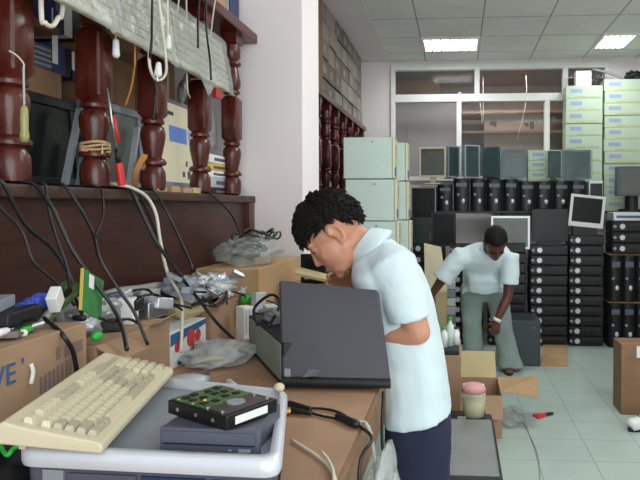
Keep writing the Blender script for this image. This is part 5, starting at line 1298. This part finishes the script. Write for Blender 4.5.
cable('white_cable', 'second white lead crossing the first at the bench edge', bench_cable([(322, 452), (328, 459), (333, 470), (334, 484)], ze+.008), .003, m_cablew)
cable('black_cable', 'long black lead falling from the laptop past the dark blue shorts', [P(383, 392, 1.70), P(383, 400, 1.68), P(382, 440, 1.66), P(387, 480, 1.66), P(388, 540, 1.66)], .0045, m_cable)
t = thing('parts_bag', 'clear grey plastic bag hanging off the bench edge beside the dark blue shorts', 'bag', (xe+.035, 1.40, .6))
crumple(bm := BM(), (xe+.045, 1.40, ZB-.20), (.04, .10, .12), .35, seed=71, flat=False); part('bag_body', bm, m_bag, t, world=True, smooth=True)
bm = BM(); tube(bm, [V((xe+.03, 1.40, ZB-.1)), V((xe+.012, 1.40, ZB-.01)), V((xe-.02, 1.40, ZB+.004))], .004, 6); part('tie', bm, m_bag, t, world=True)
# green wire and dark clutter at lower left
cable('green_wire', 'green wire between keyboard and open case at the left edge', [PZ(-14, 405, ZR+.01), PZ(4, 452, ZR-.02), PZ(16, 447, ZR-.012), PZ(40, 440, ZR-.01)], .004, m_green)
p = PZ(5, 475, ZB+.05); crumple(bm := BM(), (p.x-.06, p.y+.05, ZB+.04), (.09, .12, .05), .4, seed=81); tag(finish('cable_heap', bm, m_black, smooth=True), 'dark heap of cables on the bench at the left edge under the keyboard', 'heap')
# papers and phone behind the man's face
zph = ZB
t = thing('black_phone', 'small black device standing on the bench in front of the man\'s face', 'phone', P(313, 275, 2.72)); t.location.z = 1.09
carton('brown_carton', 'brown carton on the bench beyond the laptop, carrying the black device', (P(296, 270, 2.62).x-.05, 2.62, ZB), (xe-.02, 2.98, 1.088), m_card4)
p0, p1 = P(301, 268, 2.72), P(326, 254, 2.72); c_ = t.location
part('case_body', box(BM(), (p0.x-c_.x, -.012, 0), (p1.x-c_.x, .02, p1.z-1.09)), m_blackg, t, bevel=.005); part('display', box(BM(), (p0.x-c_.x+.02, -.014, (p1.z-1.09)*.5), (p1.x-c_.x-.02, -.011, (p1.z-1.09)*.85)), m_scr, t); part('button', box(BM(), (p0.x-c_.x+.02, -.014, .02), (p0.x-c_.x+.05, -.011, .03)), m_silver, t)
slab(bm := BM(), [P(294, 274, 2.66), P(340, 284, 2.66), P(345, 280, 2.70), P(298, 268, 2.70)], V((0, 0, -.012))); 
o = finish('paper_pad', bm, m_card4); tag(o, 'pale paper pad on the carton in front of the black device', 'pad'); o.location.z = 1.089

# ================================================================== things on the floor
# grey topped printer behind the man
Zp = .42
q = [PZ(440, 480, Zp), PZ(503, 480, Zp), PZ(497, 419, Zp), PZ(440, 419, Zp)]
Yp0, Yp1 = 2.26, PZ(470, 418, Zp).y; xl, xr = -.16, PZ(502, 470, Zp).x
pr = thing('printer', 'grey topped printer with black edges standing behind the near man', 'printer', ((xl+xr)/2, (Yp0+Yp1)/2, .20))
part('printer_body', box(BM(), (xl, Yp0, .20), (xr, Yp1+.16, Zp-.03)), m_black, pr, world=True, bevel=.01)
part('edge_frame', box(BM(), (xl, Yp0, Zp-.034), (xr, Yp1, Zp-.006)), m_black, pr, world=True, bevel=.008)
part('grey_lid', box(BM(), (xl+.012, Yp0+.015, Zp-.012), (xr-.012, Yp1-.015, Zp)), mat('lid_grey', (118, 122, 122), .4, var=.12, scale=5), pr, world=True, bevel=.004)
part('rear_cover', box(BM(), (xl+.02, Yp1+.005, Zp-.04), (xr-.03, Yp1+.16, Zp-.018)), m_black, pr, world=True, bevel=.006)
part('latch', box(BM(), (xl+.16, Yp1-.006, Zp-.016), (xl+.20, Yp1+.01, Zp+.003)), m_greyp, pr, world=True)
st = thing('low_stool', 'low wooden stool under the grey topped printer', 'stool', ((xl+xr)/2, (Yp0+Yp1)/2, 0))
part('seat', box(BM(), (xl+.02, Yp0+.02, .17), (xr-.01, Yp1+.12, .20)), m_card3, st, world=True)
for x in (xl+.05, xr-.05):
    for y in (Yp0+.06, Yp1+.08): part('leg', box(BM(), (x-.02, y-.02, 0), (x+.02, y+.02, .17)), m_card3, st, world=True)
# jar on the printer
Zj = Zp-.018; pj = PZ(473, 411, Zj)
j = thing('clear_jar', 'clear plastic jar with pink lid standing on the back of the printer', 'jar', (pj.x, Yp1+.085, Zj))
s_ = (Yp1+.085)/600
part('jar_body', lathe(BM(), [(.001, 0), (10*s_, 0), (11*s_, .004), (12.5*s_, 22*s_), (12*s_, 24*s_), (10*s_, 25*s_)], n=28), m_clear, j, smooth=True)
part('jar_contents', lathe(BM(), [(.001, .003), (9.3*s_, .003), (11*s_, 17*s_), (.001, 18*s_)], n=24), m_clearc, j, smooth=True)
part('pink_lid', lathe(BM(), [(11*s_, 25*s_), (12.5*s_, 26*s_), (12.2*s_, 29*s_), (10*s_, 31.5*s_), (5*s_, 33*s_), (.001, 33.5*s_)], n=28), m_pink, j, smooth=True)
for sx in (-1, 1): 
    bm = BM(); ell(bm, (sx*9.5*s_, 0, 30.5*s_), (1.3*s_, 1.6*s_, 2.2*s_), sub=2); part('clip', bm, m_whitep, j, smooth=True)
# carton stand with tray behind the near man
Yt = 3.25; a, b = P(432, 400, Yt), P(463, 356, Yt)
sc_ = carton('tall_carton', 'tall brown carton standing behind the near man\'s back', (a.x-.1, Yt, 0), (b.x-.01, Yt+.42, b.z), m_card, tape=True)
t = thing('black_tray', 'black tray of small white bottles and parts on the tall carton', 'tray', ((a.x+b.x)/2, Yt+.15, b.z))
part('tray_body', box(BM(), (a.x-.08, Yt+.01, b.z), (b.x-.02, Yt+.32, b.z+.03)), m_black, t, world=True, bevel=.004)
for k, (px, py, h_, m_, nm) in enumerate(((444, 352, .11, m_whitep, 'white bottle with green cap standing at the left of black tray'), (450, 352, .16, m_case, 'tall pale bottle standing in the middle of black tray'), (456, 352, .10, m_whitep, 'short white bottle standing at the right of the black tray'))):
    p = P(px, py, Yt+.08); bt = thing('bottle', nm, 'bottle', (p.x, Yt+.08+.03*k, b.z+.03)); part('bottle_body', lathe(BM(), [(.001, 0), (.02, 0), (.021, h_*.7), (.009, h_*.82), (.009, h_*.9)], n=18), m_, bt, smooth=True); part('cap', lathe(BM(), [(.011, h_*.9), (.011, h_), (.001, h_+.002)], n=14), m_green if k < 2 else m_black, bt, smooth=True)
for k in range(4): t = finish('spare_part', box(BM(), (0, 0, 0), (.05, .04, .03+.01*k)), (m_foil, m_greyp, m_pcb, m_whitep)[k]); t.location = (a.x-.02+.045*k, Yt+.24, b.z+.031); t.rotation_euler.z = .3*k; tag(t, ('silver', 'grey', 'green', 'white')[k]+' small part lying at the back of the black tray', 'part')
# open carton with flaps
Yo0, Yo1 = 3.72, 4.12; zo = .27
a, b = P(446, 440, Yo0), P(502, 440, Yo0)
oc = thing('open_carton', 'open brown carton with pale raised flaps beyond the printer', 'carton', ((a.x+b.x)/2, (Yo0+Yo1)/2, 0))
bm = BM(); w_ = .006
box(bm, (a.x, Yo0, 0), (b.x, Yo0+w_, zo)); box(bm, (a.x, Yo1-w_, 0), (b.x, Yo1, zo)); box(bm, (a.x, Yo0+w_, 0), (a.x+w_, Yo1-w_, zo)); box(bm, (b.x-w_, Yo0+w_, 0), (b.x, Yo1-w_, zo)); box(bm, (a.x+w_, Yo0+w_, 0), (b.x-w_, Yo1-w_, .006))
part('carton_body', bm, m_card, oc, world=True)
slab(bm := BM(), [V((a.x, Yo1, zo)), V((b.x-.01, Yo1, zo)), V((b.x-.02, Yo1+.04, zo+.17)), V((a.x+.01, Yo1+.04, zo+.17))], V((0, .005, 0))); part('flap', bm, m_card4, oc, world=True)
r0, r1 = V((b.x, Yo0+.12, zo)), V((b.x, Yo1, zo)); e0, e1 = P(540, 404, Yo0+.05), P(536, 377, Yo1+.10)
slab(bm := BM(), [r0, r1, V((e1.x, Yo1+.05, zo+.0)), V((e0.x, Yo0+.16, zo-.06))], V((0, 0, -.005))); part('flap', bm, m_card2, oc, world=True)
slab(bm := BM(), [V((a.x, Yo0, zo)), V((b.x, Yo0, zo)), V((b.x, Yo0-.08, zo-.12)), V((a.x, Yo0-.08, zo-.12))], V((0, .004, 0))); part('flap', bm, m_card, oc, world=True)
crumple(bm := BM(), V((P(512, 415, 3.9).x, 4.0, .04)), (.07, .1, .05), .4, seed=91); tag(finish('plastic_scrap', bm, m_wrap, smooth=True), 'crumpled clear plastic scrap on the floor right of the open carton', 'plastic')
cable('grey_wire', 'thin grey wire on the floor right of the open carton', [PZ(512, 408, .004), PZ(522, 420, .004), PZ(530, 436, .004), PZ(538, 456, .004), PZ(541, 490, .004)], .003, m_cableg)
# red pliers on the floor
p = PZ(546, 416, 0); t = thing('pliers', 'red handled pliers lying on the floor tiles', 'pliers', (p.x, p.y, .012), .5)
for s in (-1, 1): bm = BM(); tube(bm, [V((.0, .004*s, 0)), V((-.03, .012*s, 0)), V((-.09, .022*s, 0))], lambda u: .008+.003*u, 10); part('handle', bm, m_red, t, smooth=True)
for s in (-1, 1): bm = BM(); rcone(bm, (.0, .004*s, 0), .011, (.055, .003*s, 0), .007); part('jaw', bm, m_black, t, smooth=True)
# big carton at right, shoe
a = P(621, 412, 4.21)
bc = carton('large_carton', 'large brown carton on the floor at the right edge of the photo', (a.x, 4.21, 0), (a.x+.5, 4.43, .49), m_card3)
part('dark_strap', box(BM(), (a.x+.16-bc.location.x, -.1115, .1), (a.x+.2-bc.location.x, -.109, .49)), m_card, bc)
t = thing('torn_paper', 'small white paper corner sticking on the large carton\'s top', 'paper', (P(637, 352, 4.2).x, 4.205, .40)); part('sheet', box(BM(), (0, -.0, 0), (.06, .004, .08)), m_whitep, t)
t = thing('shoe', 'white and black sports shoe on the floor at the right edge', 'shoe', PZ(646, 428, 0), .5)
bm = BM(); loft(bm, [(V((-.14, 0, .03)), .03, .03), (V((-.12, 0, .04)), .04, .04), (V((-.06, 0, .04)), .04, .045), (V((.0, 0, .05)), .05, .038), (V((.08, 0, .055)), .055, .034), (V((.12, 0, .05)), .05, .03)], (0, 1, 0))
for v in bm.verts: v.co.z = max(v.co.z, .012)
part('upper', bm, m_whitep, t, smooth=True)
bm = BM(); cs = [[V((-.02+.13*math.cos(u), .043*math.sin(u)*(1.0 if math.cos(u) < 0 else .85), z)) for u in [2*PI*i/24 for i in range(24)]] for z in (0, .022)]; part('sole', rings(bm, cs), m_black, t)
bm = BM()
for k in range(4): tube(bm, [V((-.06+.022*k, -.03, .078+.006*k)), V((-.055+.022*k, 0, .086+.008*k)), V((-.05+.022*k, .03, .078+.006*k))], .004, 6)
part('laces', bm, m_dgrey, t)
# flat cardboard by the stack and dark tower behind the bending man
q = [PZ(541, 367, .0), PZ(568, 367, .0), PZ(567, 345, .0), PZ(543, 345, .0)]
o = finish('cardboard_sheet', slab(BM(), q, V((0, 0, .012))), m_card2); tag(o, 'flat tan cardboard sheet on the floor in front of the stacked computers', 'cardboard')
a, b = P(506, 372, 5.45), P(541, 321, 5.45)
t = thing('dark_tower_computer', 'broad dark computer tower standing on the floor beside the bending man', 'computer', ((a.x+b.x)/2, 5.45, 0)); w = (b.x-a.x)/2
part('case_body', box(BM(), (-w, .02, 0), (w, .42, b.z)), mat('tower_dark_teal', (38, 48, 54), .4, var=.08), t, bevel=.008); part('front_panel', box(BM(), (-w+.004, 0, .004), (w-.004, .024, b.z-.004)), bpy.data.materials['tower_dark_teal'], t, bevel=.006); part('power_button', cyl(BM(), (w*.6, -.002, b.z*.85), (w*.6, .004, b.z*.85), .012, n=14), m_dgrey, t)
# leaning beige panel and clutter at the left of the bending man
q = [P(425, 290, 5.75), P(447, 290, 5.75), P(441, 247, 6.0), P(424, 243, 6.0)]
a, b = P(420, 345, 5.7), P(447, 291, 5.7)
carton('brown_carton', 'brown carton on the floor left of the bending man', (a.x, 5.68, 0), (b.x, 6.0, b.z-.002), m_card4)
o = finish('beige_panel', slab(BM(), q, V((0, .012, 0))), m_beige); tag(o, 'beige computer side panel leaning behind the near man\'s shoulder', 'panel')
for k in range(7):
    p = P(451, 330-k*9, 5.9); t = finish('silver_unit', box(BM(), (p.x-.05, 5.9, .12+k*.085), (p.x+.045, 6.1, .12+k*.085+.08)), (m_silver, m_case, m_greyp)[k % 3], bevel=.006); tag(t, 'small silver unit, %s from the bottom of the narrow stack left of the trousers' % ORD1[k], 'unit', 'narrow stack of silver units')
o = finish('wooden_block', box(BM(), (P(451, 300, 5.9).x-.06, 5.88, 0), (P(451, 300, 5.9).x+.055, 6.12, .119)), m_card); tag(o, 'wooden block on the floor under the narrow stack of silver units', 'block')
# ================================================================== light
def area(name, loc, target, sx, sy, power, c, spread=None):
    l = bpy.data.lights.new(name, 'AREA'); l.shape = 'RECTANGLE'; l.size = sx; l.size_y = sy; l.energy = power; l.color = c
    o = bpy.data.objects.new(name, l); C.objects.link(o); o.location = loc
    o.rotation_euler = (V(target)-V(loc)).to_track_quat('-Z', 'Y').to_euler(); return o
area('store_fill_lamp', (.6, 7.7, CZ-.05), (.5, 8.2, 0), 1.2, .3, 14, (1, .96, .9))  # added fill, no such lamp seen; brightens the store room behind the window
# daylight from the open shop front behind the camera, and the two ceiling fittings
area('shopfront_daylight', (1.0, -1.55, 1.75), (.4, 4, 1.8), 3.0, 2.6, 98, (.93, 1.0, 1.0))
for x, y in ((-.08, 6.4), (1.62, 6.4)): area('ceiling_light_lamp', (x, y, CZ-.06), (x, y, 0), .5, .4, 12, (.95, 1, .98))
for x, y in ((.53, 3.4), (1.7, 2.2)): area('ceiling_light_lamp', (x, y, CZ-.02), (x, y, 0), 1.1, .5, 26, (.95, 1, .98))
w = bpy.data.worlds.new('world'); scene.world = w; w.use_nodes = True
w.node_tree.nodes['Background'].inputs[0].default_value = (.80, .92, 1, 1); w.node_tree.nodes['Background'].inputs[1].default_value = .35
vs = scene.view_settings; vs.view_transform = 'Standard'; vs.look = 'None'; vs.gamma = 1; vs.use_curve_mapping = False; vs.exposure = 0
scene.cycles.max_bounces = 6
scene.cycles.transparent_max_bounces = 12
